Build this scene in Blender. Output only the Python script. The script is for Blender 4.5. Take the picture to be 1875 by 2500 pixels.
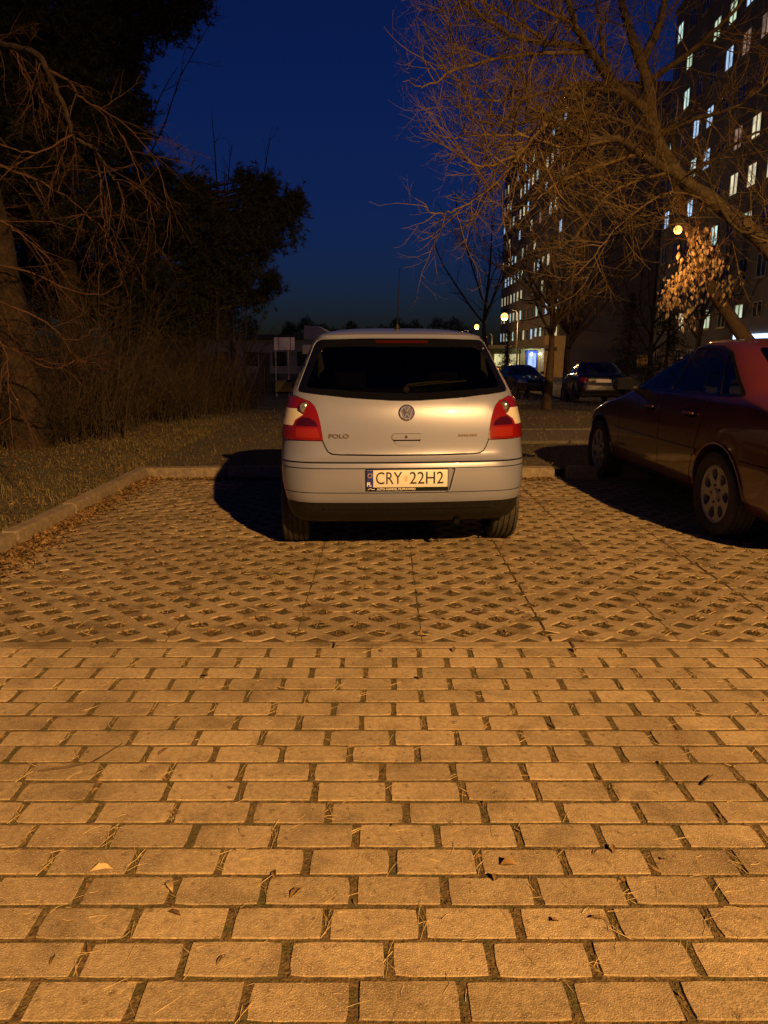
import bpy, bmesh, math, random
import numpy as np
from mathutils import Vector, Matrix
from mathutils.bvhtree import BVHTree
from mathutils.geometry import delaunay_2d_cdt

R = math.radians
scene = bpy.context.scene
for _o in list(bpy.data.objects):
    bpy.data.objects.remove(_o, do_unlink=True)
col = scene.collection
rng = random.Random(7)
nrg = np.random.default_rng(11)

# ------------------------------------------------------------------ camera
CAM_H, CAM_PITCH, FPX = 1.33, 12.1, 1820.0          # focal length in pixels of the 1875 x 2500 photograph
cam_data = bpy.data.cameras.new('camera')
cam_data.sensor_fit = 'VERTICAL'
cam_data.sensor_height = 36.0
cam_data.lens = 36.0 * FPX / 2500.0
cam_data.clip_start = 0.05
cam_data.clip_end = 3000.0
cam = bpy.data.objects.new('camera', cam_data)
cam.location = (0, 0, CAM_H)
cam.rotation_euler = (R(90 - CAM_PITCH), 0, 0)
col.objects.link(cam)
scene.camera = cam

# ------------------------------------------------------------------ world: the last blue of dusk, the sun gone behind the camera
world = bpy.data.worlds.new('World')
scene.world = world
world.use_nodes = True
wn = world.node_tree.nodes
wl = world.node_tree.links
wn.clear()
w_out = wn.new('ShaderNodeOutputWorld')
w_bg = wn.new('ShaderNodeBackground')
w_sky = wn.new('ShaderNodeTexSky')
w_sky.sky_type = 'NISHITA'
w_sky.sun_disc = False
w_sky.sun_elevation = R(2.0)
w_sky.sun_rotation = R(180)
w_sky.altitude = 0
w_sky.air_density = 1.0
w_sky.dust_density = 0.6
w_sky.ozone_density = 3.0
w_tint = wn.new('ShaderNodeMix')
w_tint.data_type = 'RGBA'
w_tint.blend_type = 'MULTIPLY'
w_tint.inputs[0].default_value = 1.0
w_tint.inputs[7].default_value = (0.135, 0.225, .78, 1)
wl.new(w_sky.outputs[0], w_tint.inputs[6])
wl.new(w_tint.outputs[2], w_bg.inputs[0])
wl.new(w_bg.outputs[0], w_out.inputs[0])
w_bg.inputs[1].default_value = 0.060

# ------------------------------------------------------------------ picture
scene.render.engine = 'CYCLES'
scene.cycles.use_denoising = True
scene.cycles.max_bounces = 6
scene.cycles.transparent_max_bounces = 12
scene.cycles.sample_clamp_indirect = 4.0
scene.view_settings.view_transform = 'Standard'
scene.view_settings.look = 'None'
scene.view_settings.exposure = 0.0
scene.view_settings.gamma = 1.0
scene.view_settings.use_curve_mapping = False

# ================================================================== helpers
def mat(name, base=(.5, .5, .5), rough=.6, metal=0.0, spec=None, coat=0.0, coat_rough=.05, emit=None, emit_s=0.0):
    m = bpy.data.materials.new(name)
    m.use_nodes = True
    b = m.node_tree.nodes['Principled BSDF']
    b.inputs['Base Color'].default_value = (*base, 1)
    b.inputs['Roughness'].default_value = rough
    b.inputs['Metallic'].default_value = metal
    if spec is not None:
        b.inputs['Specular IOR Level'].default_value = spec
    b.inputs['Coat Weight'].default_value = coat
    b.inputs['Coat Roughness'].default_value = coat_rough
    if emit is not None:
        b.inputs['Emission Color'].default_value = (*emit, 1)
        b.inputs['Emission Strength'].default_value = emit_s
    return m

def nodes_of(m):
    nt = m.node_tree
    return nt, nt.nodes['Principled BSDF']

def add_noise(m, scale=20.0, c0=(.3, .3, .3), c1=(.5, .5, .5), lo=.35, hi=.65, detail=6, rough=.6, coord='Object', bump=0.0, bump_scale=None, bump_dist=.01,
              obj_var=0.0, speck=None, big=None):
    """two-colour noise, optional per-object variation, specks, a large-scale stain and bump"""
    nt, b = nodes_of(m)
    N, L = nt.nodes, nt.links
    if coord == 'World':
        tc = N.new('ShaderNodeNewGeometry'); vec = tc.outputs['Position']
    else:
        tc = N.new('ShaderNodeTexCoord'); vec = tc.outputs[coord]
    n = N.new('ShaderNodeTexNoise')
    n.inputs['Scale'].default_value = scale
    n.inputs['Detail'].default_value = detail
    n.inputs['Roughness'].default_value = rough
    L.new(vec, n.inputs['Vector'])
    r = N.new('ShaderNodeValToRGB')
    r.color_ramp.elements[0].position = lo
    r.color_ramp.elements[1].position = hi
    r.color_ramp.elements[0].color = (*c0, 1)
    r.color_ramp.elements[1].color = (*c1, 1)
    L.new(n.outputs['Fac'], r.inputs['Fac'])
    out = r.outputs['Color']
    for bs, blo, bhi, bcol, bamt in ([] if not big else (big if isinstance(big, list) else [big])):
        n2 = N.new('ShaderNodeTexNoise')
        n2.inputs['Scale'].default_value = bs
        n2.inputs['Detail'].default_value = 4
        L.new(vec, n2.inputs['Vector'])
        mr = N.new('ShaderNodeMapRange')
        mr.inputs['From Min'].default_value = blo
        mr.inputs['From Max'].default_value = bhi
        mr.inputs['To Max'].default_value = bamt
        L.new(n2.outputs['Fac'], mr.inputs['Value'])
        mx = N.new('ShaderNodeMix'); mx.data_type = 'RGBA'
        L.new(mr.outputs['Result'], mx.inputs[0])
        L.new(out, mx.inputs[6])
        mx.inputs[7].default_value = (*bcol, 1)
        out = mx.outputs[2]
    if speck:
        ss, thr, scol = speck
        v = N.new('ShaderNodeTexVoronoi')
        v.inputs['Scale'].default_value = ss
        L.new(vec, v.inputs['Vector'])
        lt = N.new('ShaderNodeMath'); lt.operation = 'LESS_THAN'
        lt.inputs[1].default_value = thr
        L.new(v.outputs['Distance'], lt.inputs[0])
        sp = N.new('ShaderNodeSeparateColor')
        L.new(v.outputs['Color'], sp.inputs[0])
        gt = N.new('ShaderNodeMath'); gt.operation = 'GREATER_THAN'; gt.inputs[1].default_value = .62
        L.new(sp.outputs[0], gt.inputs[0])
        mu = N.new('ShaderNodeMath'); mu.operation = 'MULTIPLY'
        L.new(lt.outputs[0], mu.inputs[0]); L.new(gt.outputs[0], mu.inputs[1])
        mx = N.new('ShaderNodeMix'); mx.data_type = 'RGBA'
        L.new(mu.outputs[0], mx.inputs[0])
        L.new(out, mx.inputs[6])
        mx.inputs[7].default_value = (*scol, 1)
        out = mx.outputs[2]
    if obj_var > 0:
        oi = N.new('ShaderNodeObjectInfo')
        mr = N.new('ShaderNodeMapRange')
        mr.inputs['To Min'].default_value = 1 - obj_var
        mr.inputs['To Max'].default_value = 1 + obj_var
        L.new(oi.outputs['Random'], mr.inputs['Value'])
        hs = N.new('ShaderNodeHueSaturation')
        L.new(mr.outputs['Result'], hs.inputs['Value'])
        L.new(out, hs.inputs['Color'])
        out = hs.outputs['Color']
    L.new(out, b.inputs['Base Color'])
    if bump > 0:
        nb = N.new('ShaderNodeTexNoise')
        nb.inputs['Scale'].default_value = bump_scale or scale * 3
        nb.inputs['Detail'].default_value = 5
        L.new(vec, nb.inputs['Vector'])
        bp = N.new('ShaderNodeBump')
        bp.inputs['Strength'].default_value = bump
        bp.inputs['Distance'].default_value = bump_dist
        L.new(nb.outputs['Fac'], bp.inputs['Height'])
        L.new(bp.outputs['Normal'], b.inputs['Normal'])
    return m

def smooth_mesh(me, angle=40):
    if len(me.polygons):
        me.polygons.foreach_set('use_smooth', [True] * len(me.polygons))
        me.set_sharp_from_angle(angle=R(angle))
    me.update()

def mk_mesh(name, verts, faces, m=None, smooth=None):
    me = bpy.data.meshes.new(name)
    me.from_pydata([tuple(v) for v in verts], [], faces)
    if m:
        me.materials.append(m)
    if smooth:
        smooth_mesh(me, smooth)
    me.update()
    return me

def link(name, data, parent=None, loc=None, rot=None):
    o = bpy.data.objects.new(name, data)
    col.objects.link(o)
    if parent:
        o.parent = parent
    if loc is not None:
        o.location = loc
    if rot is not None:
        o.rotation_euler = rot
    return o

def mobj(name, verts, faces, m=None, parent=None, smooth=None, loc=None, rot=None):
    return link(name, mk_mesh(name, verts, faces, m, smooth), parent, loc, rot)

def empty(name, loc=(0, 0, 0), rz=0.0):
    o = bpy.data.objects.new(name, None)
    o.empty_display_size = .2
    col.objects.link(o)
    o.location = loc
    o.rotation_euler = (0, 0, rz)
    return o

def tag(o, label=None, cat=None, group=None, kind=None):
    if label: o['label'] = label
    if cat: o['category'] = cat
    if group: o['group'] = group
    if kind: o['kind'] = kind
    return o

class MB:
    """collects simple solids into one mesh"""
    def __init__(s):
        s.v = []; s.f = []
    def add(s, vs, fs):
        k = len(s.v)
        s.v += [tuple(v) for v in vs]
        s.f += [tuple(i + k for i in f) for f in fs]
        return s
    def box(s, x0, x1, y0, y1, z0, z1):
        vs = [(x0, y0, z0), (x1, y0, z0), (x1, y1, z0), (x0, y1, z0), (x0, y0, z1), (x1, y0, z1), (x1, y1, z1), (x0, y1, z1)]
        return s.add(vs, [(0, 3, 2, 1), (4, 5, 6, 7), (0, 1, 5, 4), (1, 2, 6, 5), (2, 3, 7, 6), (3, 0, 4, 7)])
    def tube(s, pts, rad, n=6, cap=True):
        pts = [Vector(p) for p in pts]
        if not hasattr(rad, '__len__'):
            rad = [rad] * len(pts)
        k = len(s.v)
        up = None
        for i, p in enumerate(pts):
            d = (pts[min(i + 1, len(pts) - 1)] - pts[max(i - 1, 0)])
            d.normalize()
            if up is None:
                up = d.orthogonal().normalized()
            else:
                up = (up - d * up.dot(d))
                if up.length < 1e-6:
                    up = d.orthogonal()
                up.normalize()
            q = d.cross(up)
            for j in range(n):
                a = 2 * math.pi * j / n
                s.v.append(tuple(p + (up * math.cos(a) + q * math.sin(a)) * rad[i]))
        for i in range(len(pts) - 1):
            for j in range(n):
                a = k + i * n + j
                b = k + i * n + (j + 1) % n
                s.f.append((a, b, b + n, a + n))
        if cap:
            s.f.append(tuple(k + j for j in range(n - 1, -1, -1)))
            e = k + (len(pts) - 1) * n
            s.f.append(tuple(e + j for j in range(n)))
        return s
    def lathe(s, prof, n=32, axis='z', center=(0, 0, 0), closed=False):
        """prof: list of (axial, radius)"""
        k = len(s.v)
        for (a, r) in prof:
            for j in range(n):
                t = 2 * math.pi * j / n
                c, q = r * math.cos(t), r * math.sin(t)
                p = {'z': (c, q, a), 'x': (a, c, q), 'y': (c, a, q)}[axis]
                s.v.append((p[0] + center[0], p[1] + center[1], p[2] + center[2]))
        m = len(prof)
        for i in range(m if closed else m - 1):
            i2 = (i + 1) % m
            for j in range(n):
                j2 = (j + 1) % n
                s.f.append((k + i * n + j, k + i * n + j2, k + i2 * n + j2, k + i2 * n + j))
        return s
    def build(s, name, m=None, parent=None, smooth=None, loc=None, rot=None, recalc=True):
        me = mk_mesh(name, s.v, s.f, m)
        if recalc:
            bm = bmesh.new(); bm.from_mesh(me)
            bmesh.ops.recalc_face_normals(bm, faces=bm.faces)
            bm.to_mesh(me); bm.free()
        if smooth:
            smooth_mesh(me, smooth)
        return link(name, me, parent, loc, rot)

def pip(px, py, poly):
    """points in polygon (numpy)"""
    poly = np.asarray(poly, float)
    inside = np.zeros(len(px), bool)
    x1, y1 = poly[:, 0], poly[:, 1]
    x2, y2 = np.roll(x1, -1), np.roll(y1, -1)
    for a, b, c, d in zip(x1, y1, x2, y2):
        if b == d:
            continue
        cond = (b > py) != (d > py)
        xi = (c - a) * (py - b) / (d - b) + a
        inside ^= cond & (px < xi)
    return inside

def densify(poly, step):
    out = []
    n = len(poly)
    for i in range(n):
        a = np.array(poly[i], float); b = np.array(poly[(i + 1) % n], float)
        k = max(1, int(math.ceil(np.linalg.norm(b - a) / step)))
        for j in range(k):
            out.append(tuple(a + (b - a) * j / k))
    return out

def round_poly(poly, rad, n=5):
    """round the corners of a polygon; rad a number or a list per corner"""
    out = []
    m = len(poly)
    for i in range(m):
        p = np.array(poly[i], float)
        a = np.array(poly[i - 1], float) - p
        b = np.array(poly[(i + 1) % m], float) - p
        r = rad[i] if hasattr(rad, '__len__') else rad
        la, lb = np.linalg.norm(a), np.linalg.norm(b)
        t = min(r, la * .49, lb * .49)
        if t < 1e-6:
            out.append(tuple(p)); continue
        s, e = p + a / la * t, p + b / lb * t
        for j in range(n + 1):
            u = j / n
            out.append(tuple((1 - u) ** 2 * s + 2 * u * (1 - u) * p + u * u * e))
    return out

def cdt(outline, holes=(), step=None, grid=None):
    """triangulate polygon with holes; returns verts2d, tris, loops-edge list of boundary"""
    loops = [outline] + list(holes)
    if step:
        loops = [densify(l, step) for l in loops]
    V = []; E = []
    for l in loops:
        k = len(V); n = len(l)
        V += [Vector((p[0], p[1])) for p in l]
        E += [(k + i, k + (i + 1) % n) for i in range(n)]
    if grid:
        o = np.array(loops[0])
        x0, y0 = o.min(0); x1, y1 = o.max(0)
        gx, gy = np.meshgrid(np.arange(x0 + grid * .5, x1, grid), np.arange(y0 + grid * .5, y1, grid))
        gx = gx.ravel(); gy = gy.ravel()
        ok = pip(gx, gy, loops[0])
        for h in loops[1:]:
            ok &= ~pip(gx, gy, h)
        B = np.array([p for l in loops for p in l])
        for x, y in zip(gx[ok], gy[ok]):
            if np.min((B[:, 0] - x) ** 2 + (B[:, 1] - y) ** 2) > (grid * .35) ** 2:
                V.append(Vector((x, y)))
    v2, e2, f2, *_ = delaunay_2d_cdt(V, E, [], 1, 1e-7)
    P = np.array([(p.x, p.y) for p in v2])
    F = [f for f in f2]
    c = np.array([P[list(f)].mean(0) for f in F])
    ok = pip(c[:, 0], c[:, 1], loops[0])
    for h in loops[1:]:
        ok &= ~pip(c[:, 0], c[:, 1], h)
    F = [tuple(f) for f, k in zip(F, ok) if k]
    G = []
    for f in F:
        a, b, c3 = P[f[0]], P[f[1]], P[f[2]]
        if (b[0] - a[0]) * (c3[1] - a[1]) - (b[1] - a[1]) * (c3[0] - a[0]) < 0:
            f = (f[0], f[2], f[1])
        G.append(f)
    cnt = {}
    for f in G:
        for i in range(3):
            a, b = f[i], f[(i + 1) % 3]
            cnt[(a, b)] = 1
    bd = [(a, b) for (a, b) in cnt if (b, a) not in cnt]
    return P, G, bd

def plate(outline, holes, z0, z1, chamfer=0.0):
    """solid plate with holes, top at z1; returns verts, faces (top + walls)"""
    P, F, bd = cdt(outline, holes)
    vs = [(p[0], p[1], z1) for p in P]
    fs = list(F)
    mp = {}
    def low(i, z):
        if (i, z) not in mp:
            mp[(i, z)] = len(vs); vs.append((P[i][0], P[i][1], z))
        return mp[(i, z)]
    for a, b in bd:
        fs.append((b, a, low(a, z0), low(b, z0)))
    return vs, fs

def offset_poly(poly, d):
    """miter offset, d>0 grows a ccw polygon"""
    P = np.asarray(poly, float)
    n = len(P)
    out = []
    for i in range(n):
        a, b, c = P[i - 1], P[i], P[(i + 1) % n]
        e1 = (b - a) / (np.linalg.norm(b - a) + 1e-12); e2 = (c - b) / (np.linalg.norm(c - b) + 1e-12)
        n1 = np.array([e1[1], -e1[0]]); n2 = np.array([e2[1], -e2[0]])
        m = n1 + n2
        l = np.linalg.norm(m)
        m = n1 if l < 1e-6 else m / l
        k = d / max(.45, m.dot(n1))
        out.append(tuple(b + m * k))
    return out

def pchip(xs, ys, x):
    xs = np.asarray(xs, float); ys = np.asarray(ys, float)
    h = np.diff(xs); d = np.diff(ys) / h
    m = np.zeros(len(xs))
    m[0], m[-1] = d[0], d[-1]
    for i in range(1, len(xs) - 1):
        if d[i - 1] * d[i] > 0:
            w1, w2 = 2 * h[i] + h[i - 1], h[i] + 2 * h[i - 1]
            m[i] = (w1 + w2) / (w1 / d[i - 1] + w2 / d[i])
    i = np.clip(np.searchsorted(xs, x) - 1, 0, len(h) - 1)
    t = (x - xs[i]) / h[i]
    return ((1 + 2 * t) * (1 - t) ** 2 * ys[i] + t * (1 - t) ** 2 * h[i] * m[i] + t * t * (3 - 2 * t) * ys[i + 1] + t * t * (t - 1) * h[i] * m[i + 1])

def text_mesh(txt, size=1.0, extrude=.02, sx=1.0, align='LEFT', offset=0.0):
    cu = bpy.data.curves.new('txt', 'FONT')
    cu.body = txt
    cu.size = size
    cu.extrude = extrude
    cu.offset = offset
    cu.align_x = align
    cu.align_y = 'CENTER'
    cu.resolution_u = 3
    o = bpy.data.objects.new('txt', cu)
    col.objects.link(o)
    dg = bpy.context.evaluated_depsgraph_get()
    me = bpy.data.meshes.new_from_object(o.evaluated_get(dg))
    bpy.data.objects.remove(o, do_unlink=True)
    bpy.data.curves.remove(cu)
    v = np.array([tuple(p.co) for p in me.vertices])
    f = [tuple(p.vertices) for p in me.polygons]
    bpy.data.meshes.remove(me)
    v[:, 0] *= sx
    return v, f

def boolean(me, cut_v, cut_f, op='DIFFERENCE'):
    a = bpy.data.objects.new('a', me); col.objects.link(a)
    cm = mk_mesh('c', cut_v, cut_f)
    bm = bmesh.new(); bm.from_mesh(cm); bmesh.ops.recalc_face_normals(bm, faces=bm.faces); bm.to_mesh(cm); bm.free()
    b = bpy.data.objects.new('b', cm); col.objects.link(b)
    md = a.modifiers.new('b', 'BOOLEAN'); md.operation = op; md.object = b; md.solver = 'EXACT'
    dg = bpy.context.evaluated_depsgraph_get()
    out = bpy.data.meshes.new_from_object(a.evaluated_get(dg))
    bpy.data.objects.remove(a, do_unlink=True); bpy.data.objects.remove(b, do_unlink=True)
    bpy.data.meshes.remove(cm)
    return out

def ground_at(px, py, z=0.0):
    """ground point seen at a pixel of the photograph"""
    al = R(CAM_PITCH) + math.atan((py - 1250) / FPX)
    d = (CAM_H - z) / math.tan(al)
    return ((px - 937.5) * (d * math.cos(R(CAM_PITCH)) + (CAM_H - z) * math.sin(R(CAM_PITCH))) / FPX, d)

def at_dist(px, py, d):
    """point at horizontal distance d seen at a pixel of the photograph"""
    th = R(CAM_PITCH)
    v = (1250 - py) / FPX
    k = d / (math.cos(th) + v * math.sin(th))
    return Vector(((px - 937.5) / FPX * k, d, CAM_H + k * (v * math.cos(th) - math.sin(th))))
# ================================================================== cars: shared builder
M = {}
M['tyre'] = add_noise(mat('tyre rubber', (.02, .02, .02), .75), 40, (.016, .015, .014), (.045, .04, .034), bump=.15)
M['black_plastic'] = add_noise(mat('black plastic', (.02, .02, .02), .5, spec=.25), 60, (.005, .005, .005), (.012, .011, .010), bump=.1, bump_scale=400, bump_dist=.002)
M['gap'] = mat('painted gap shade and black rubber', (.006, .006, .006), .8, spec=.05)  # its black paints the shade of panel gaps; also wiper and exhaust
M['seal'] = mat('black window border', (.004, .004, .004), .12)
M['chrome'] = mat('chrome', (.75, .75, .76), .12, 1.0)
M['steel_dark'] = mat('dark steel', (.04, .035, .03), .6, .6)
M['interior'] = mat('dark seat cloth', (.025, .025, .028), .9)
M['lens_red'] = mat('red lamp lens', (.17, .006, .004), .12, coat=1.0)
M['lens_amber'] = mat('orange lamp lens', (.24, .016, .004), .12, coat=1.0)
M['lens_dark'] = mat('dark red lamp bowl', (.04, .003, .002), .1, coat=1.0)
M['lens_clear'] = mat('clear lamp lens', (.62, .58, .52), .15, coat=1.0)
M['lens_grey'] = mat('grey lamp bowl', (.16, .17, .15), .15, .5, coat=1.0)
M['mirror_glass'] = mat('mirror glass', (.01, .01, .012), .06)
M['plate_white'] = mat('plate white', (.66, .65, .62), .38)
M['plate_blue'] = mat('plate blue', (.012, .02, .22), .4)
M['plate_black'] = mat('plate letters', (.012, .012, .014), .45)
M['yellow'] = mat('yellow print', (.75, .55, .03), .5)
M['sticker'] = mat('pale sticker', (.6, .42, .3), .5)
M['white_print'] = mat('white print', (.7, .7, .7), .5)
M['alloy'] = add_noise(mat('alloy wheel', (.4, .4, .41), .42, .5), 30, (.28, .27, .25), (.42, .42, .42))

for nm, dens in (('lens_red', 260), ('lens_clear', 300), ('lens_amber', 260)):
    nt, b = nodes_of(M[nm])
    tc = nt.nodes.new('ShaderNodeTexCoord')
    wv = nt.nodes.new('ShaderNodeTexWave')
    wv.bands_direction = 'Z'
    wv.inputs['Scale'].default_value = dens / 6.0
    bp = nt.nodes.new('ShaderNodeBump')
    bp.inputs['Strength'].default_value = .35
    bp.inputs['Distance'].default_value = .003
    nt.links.new(tc.outputs['Object'], wv.inputs['Vector'])
    nt.links.new(wv.outputs['Fac'], bp.inputs['Height'])
    nt.links.new(bp.outputs['Normal'], b.inputs['Normal'])

def paint(name, base, metal, rough, flake=.0, dirt=0.0, dirt_col=(.12, .1, .08)):
    m = mat(name, base, rough, metal, coat=.9, coat_rough=.03)
    nt, b = nodes_of(m)
    N, L = nt.nodes, nt.links
    tc = N.new('ShaderNodeTexCoord')
    n = N.new('ShaderNodeTexNoise')
    n.inputs['Scale'].default_value = 3.0
    n.inputs['Detail'].default_value = 7
    L.new(tc.outputs['Object'], n.inputs['Vector'])
    sx = N.new('ShaderNodeSeparateXYZ'); L.new(tc.outputs['Object'], sx.inputs[0])
    mr = N.new('ShaderNodeMapRange')            # road grime on the lower body
    mr.inputs['From Min'].default_value = .75; mr.inputs['From Max'].default_value = .2
    L.new(sx.outputs['Z'], mr.inputs['Value'])
    mu = N.new('ShaderNodeMath'); mu.operation = 'MULTIPLY'
    L.new(n.outputs['Fac'], mu.inputs[0]); L.new(mr.outputs['Result'], mu.inputs[1])
    mu2 = N.new('ShaderNodeMath'); mu2.operation = 'MULTIPLY'; mu2.inputs[1].default_value = dirt
    L.new(mu.outputs[0], mu2.inputs[0])
    mx = N.new('ShaderNodeMix'); mx.data_type = 'RGBA'
    mx.inputs[6].default_value = (*base, 1); mx.inputs[7].default_value = (*dirt_col, 1)
    L.new(mu2.outputs[0], mx.inputs[0])
    L.new(mx.outputs[2], b.inputs['Base Color'])
    if flake:
        n2 = N.new('ShaderNodeTexNoise'); n2.inputs['Scale'].default_value = 900
        L.new(tc.outputs['Object'], n2.inputs['Vector'])
        bp = N.new('ShaderNodeBump'); bp.inputs['Strength'].default_value = flake; bp.inputs['Distance'].default_value = .001
        L.new(n2.outputs['Fac'], bp.inputs['Height']); L.new(bp.outputs['Normal'], b.inputs['Normal'])
    return m

def glass(name, tint=(.3, .32, .3), rough=.02):
    m = bpy.data.materials.new(name)
    m.use_nodes = True
    nt = m.node_tree; nt.nodes.clear()
    o = nt.nodes.new('ShaderNodeOutputMaterial')
    mx = nt.nodes.new('ShaderNodeMixShader')
    tr = nt.nodes.new('ShaderNodeBsdfTransparent'); tr.inputs[0].default_value = (*tint, 1)
    gl = nt.nodes.new('ShaderNodeBsdfGlossy'); gl.inputs['Roughness'].default_value = rough
    fr = nt.nodes.new('ShaderNodeFresnel'); fr.inputs['IOR'].default_value = 1.5
    nt.links.new(fr.outputs[0], mx.inputs[0]); nt.links.new(tr.outputs[0], mx.inputs[1]); nt.links.new(gl.outputs[0], mx.inputs[2])
    nt.links.new(mx.outputs[0], o.inputs[0])
    return m
M['glass_dark'] = glass('dark tinted glass', (.16, .16, .15))
M['glass_side'] = glass('side window glass', (.42, .45, .44))
M['silver'] = paint('silver paint', (.225, .25, .37), .25, .36, .05, .5)
M['maroon'] = paint('dark red paint', (.082, .016, .016), .05, .32, .04, .3, (.06, .045, .035))
M['black_paint'] = paint('black paint', (.012, .012, .016), .1, .3, 0, .5)
M['grey_paint'] = paint('dark grey paint', (.03, .03, .03), .0, .45, 0, .5)

class Shell:
    """a car body as a stack of plan outlines; levels: z, rear y, front y, half width, rear corner, front corner, rear bow, front bow"""
    def __init__(s, levels, ym, tr, tf, n=64, keep=()):
        A = np.array(levels, float)
        t = np.concatenate([[0], np.cumsum(np.sqrt(((np.diff(A[:, :4], axis=0) * np.array([1, .5, .25, 1])) ** 2).sum(1)) + 1e-4)])
        T = sorted(set(np.round(np.concatenate([np.linspace(0, t[-1], n), t]), 5)))
        T = np.array(T)
        s.L = np.stack([pchip(t, A[:, i], T) for i in range(A.shape[1])], 1)
        s.ym, s.tr, s.tf = ym, tr, tf
        rings = []
        for l in s.L:
            h = s.half(l)
            full = h + [(-x, y) for (x, y) in h[-2:0:-1]]
            rings.append([(x, y, l[0]) for x, y in full])
        s.n = len(rings[0])
        V = [p for r in rings for p in r]
        F = []
        n = s.n
        for i in range(len(rings) - 1):
            for j in range(n):
                j2 = (j + 1) % n
                F.append((i * n + j, i * n + j2, (i + 1) * n + j2, (i + 1) * n + j))
        k = len(V)
        lo = s.L[0]; hi = s.L[-1]
        V.append((0, (lo[1] + lo[2]) / 2, lo[0])); V.append((0, (hi[1] + hi[2]) / 2, hi[0] + .001))
        e = (len(rings) - 1) * n
        for j in range(n):
            j2 = (j + 1) % n
            F.append((j2, j, k)); F.append((e + j, e + j2, k + 1))
        s.V, s.F = V, F
        s.bvh = BVHTree.FromPolygons(V, F)
    def half(s, l):
        z, r, f, w, cr, cf, br, bf = l
        cr = min(cr, w * .9, (f - r) * .4); cf = min(cf, w * .9, (f - r) * .4)
        P = []
        for i in range(10):
            P.append(((w - cr) * i / 10, r))
        for i in range(13):
            a = math.pi / 2 * i / 12
            P.append((w - cr + cr * math.sin(a) ** .9, r + cr * (1 - math.cos(a) ** .9)))
        y0, y1 = r + cr, f - cf
        for i in range(1, 36):
            P.append((w, y0 + (y1 - y0) * i / 36))
        for i in range(13):
            a = math.pi / 2 * i / 12
            P.append((w - cf + cf * math.cos(a) ** .9, y1 + cf * math.sin(a) ** .9))
        for i in range(9, -1, -1):
            P.append(((w - cf) * i / 10, f))
        out = []
        for x, y in P:
            u = x / w
            y += br * u * u * max(0., 1 - (y - r) / .6) - bf * u * u * max(0., 1 - (f - y) / .8)
            if y < s.ym:
                x *= 1 - s.tr * ((s.ym - y) / s.ym) ** 2.2
            else:
                x *= 1 - s.tf * ((y - s.ym) / (4.2 - s.ym)) ** 2.2
            out.append((x, y))
        return out
    AX = {'rear': ((0, 1, 0), lambda u, v: (u, -2, v)), 'front': ((0, -1, 0), lambda u, v: (u, 8, v)),
          'left': ((1, 0, 0), lambda u, v: (-3, u, v)), 'right': ((-1, 0, 0), lambda u, v: (3, u, v)), 'top': ((0, 0, -1), lambda u, v: (u, v, 4))}
    def hit(s, axis, u, v):
        d, o = s.AX[axis]
        p, n, i, _ = s.bvh.ray_cast(Vector(o(u, v)), Vector(d))
        if p is None:
            q = {'rear': (u, .1, v), 'front': (u, 4, v), 'left': (-.8, u, v), 'right': (.8, u, v), 'top': (u, v, 1.4)}[axis]
            p, n, i, _ = s.bvh.find_nearest(Vector(q))
        if n.dot(Vector(d)) > 0:
            n = -n
        return p, n
    def patch(s, name, axis, outline, m, parent, off=.003, skirt=.006, holes=(), grid=.035, smooth=50):
        P, F, bd = cdt(outline, holes, step=grid, grid=grid)
        H = [s.hit(axis, p[0], p[1]) for p in P]
        vs = [tuple(p + n * off) for p, n in H]
        # smooth the offset normals a little by using positions only
        fs = [tuple(f) for f in F]
        a, b, c = (Vector(vs[i]) for i in fs[0])
        if (b - a).cross(c - a).dot(Vector(s.AX[axis][0])) > 0:
            fs = [(f[0], f[2], f[1]) for f in fs]
            bd = [(q, p) for p, q in bd]
        if skirt:
            mp = {}
            for e in bd:
                for i in e:
                    if i not in mp:
                        p, n = H[i]
                        mp[i] = len(vs); vs.append(tuple(p + n * (off - skirt)))
            for i, j in bd:
                fs.append((j, i, mp[i], mp[j]))
        return mobj(name, vs, fs, m, parent, smooth)
    def text(s, name, txt, axis, u, v, size, sx, m, parent, off=.004, depth=.003, align='LEFT', bold=0.0):
        T, F = text_mesh(txt, size, .5, sx, align, bold)
        vs = []
        for x, y, z in T:
            p, n = s.hit(axis, u + x, v + y)
            vs.append(tuple(p + n * (off + (depth if z > 0 else 0))))
        return mobj(name, vs, F, m, parent)

def prism(poly, axis, a, b):
    n = len(poly)
    f = {'y': lambda u, v, t: (u, t, v), 'x': lambda u, v, t: (t, u, v), 'z': lambda u, v, t: (u, v, t)}[axis]
    vs = [f(u, v, a) for u, v in poly] + [f(u, v, b) for u, v in poly]
    fs = [tuple(range(n)), tuple(range(2 * n - 1, n - 1, -1))] + [(i, (i + 1) % n, n + (i + 1) % n, n + i) for i in range(n)]
    return vs, fs

def circle(cx, cy, r, n=28):
    return [(cx + r * math.cos(2 * math.pi * i / n), cy + r * math.sin(2 * math.pi * i / n)) for i in range(n)]

def merge(parts):
    V = []; F = []
    for v, f in parts:
        k = len(V); V += list(v); F += [tuple(i + k for i in g) for g in f]
    return V, F

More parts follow.
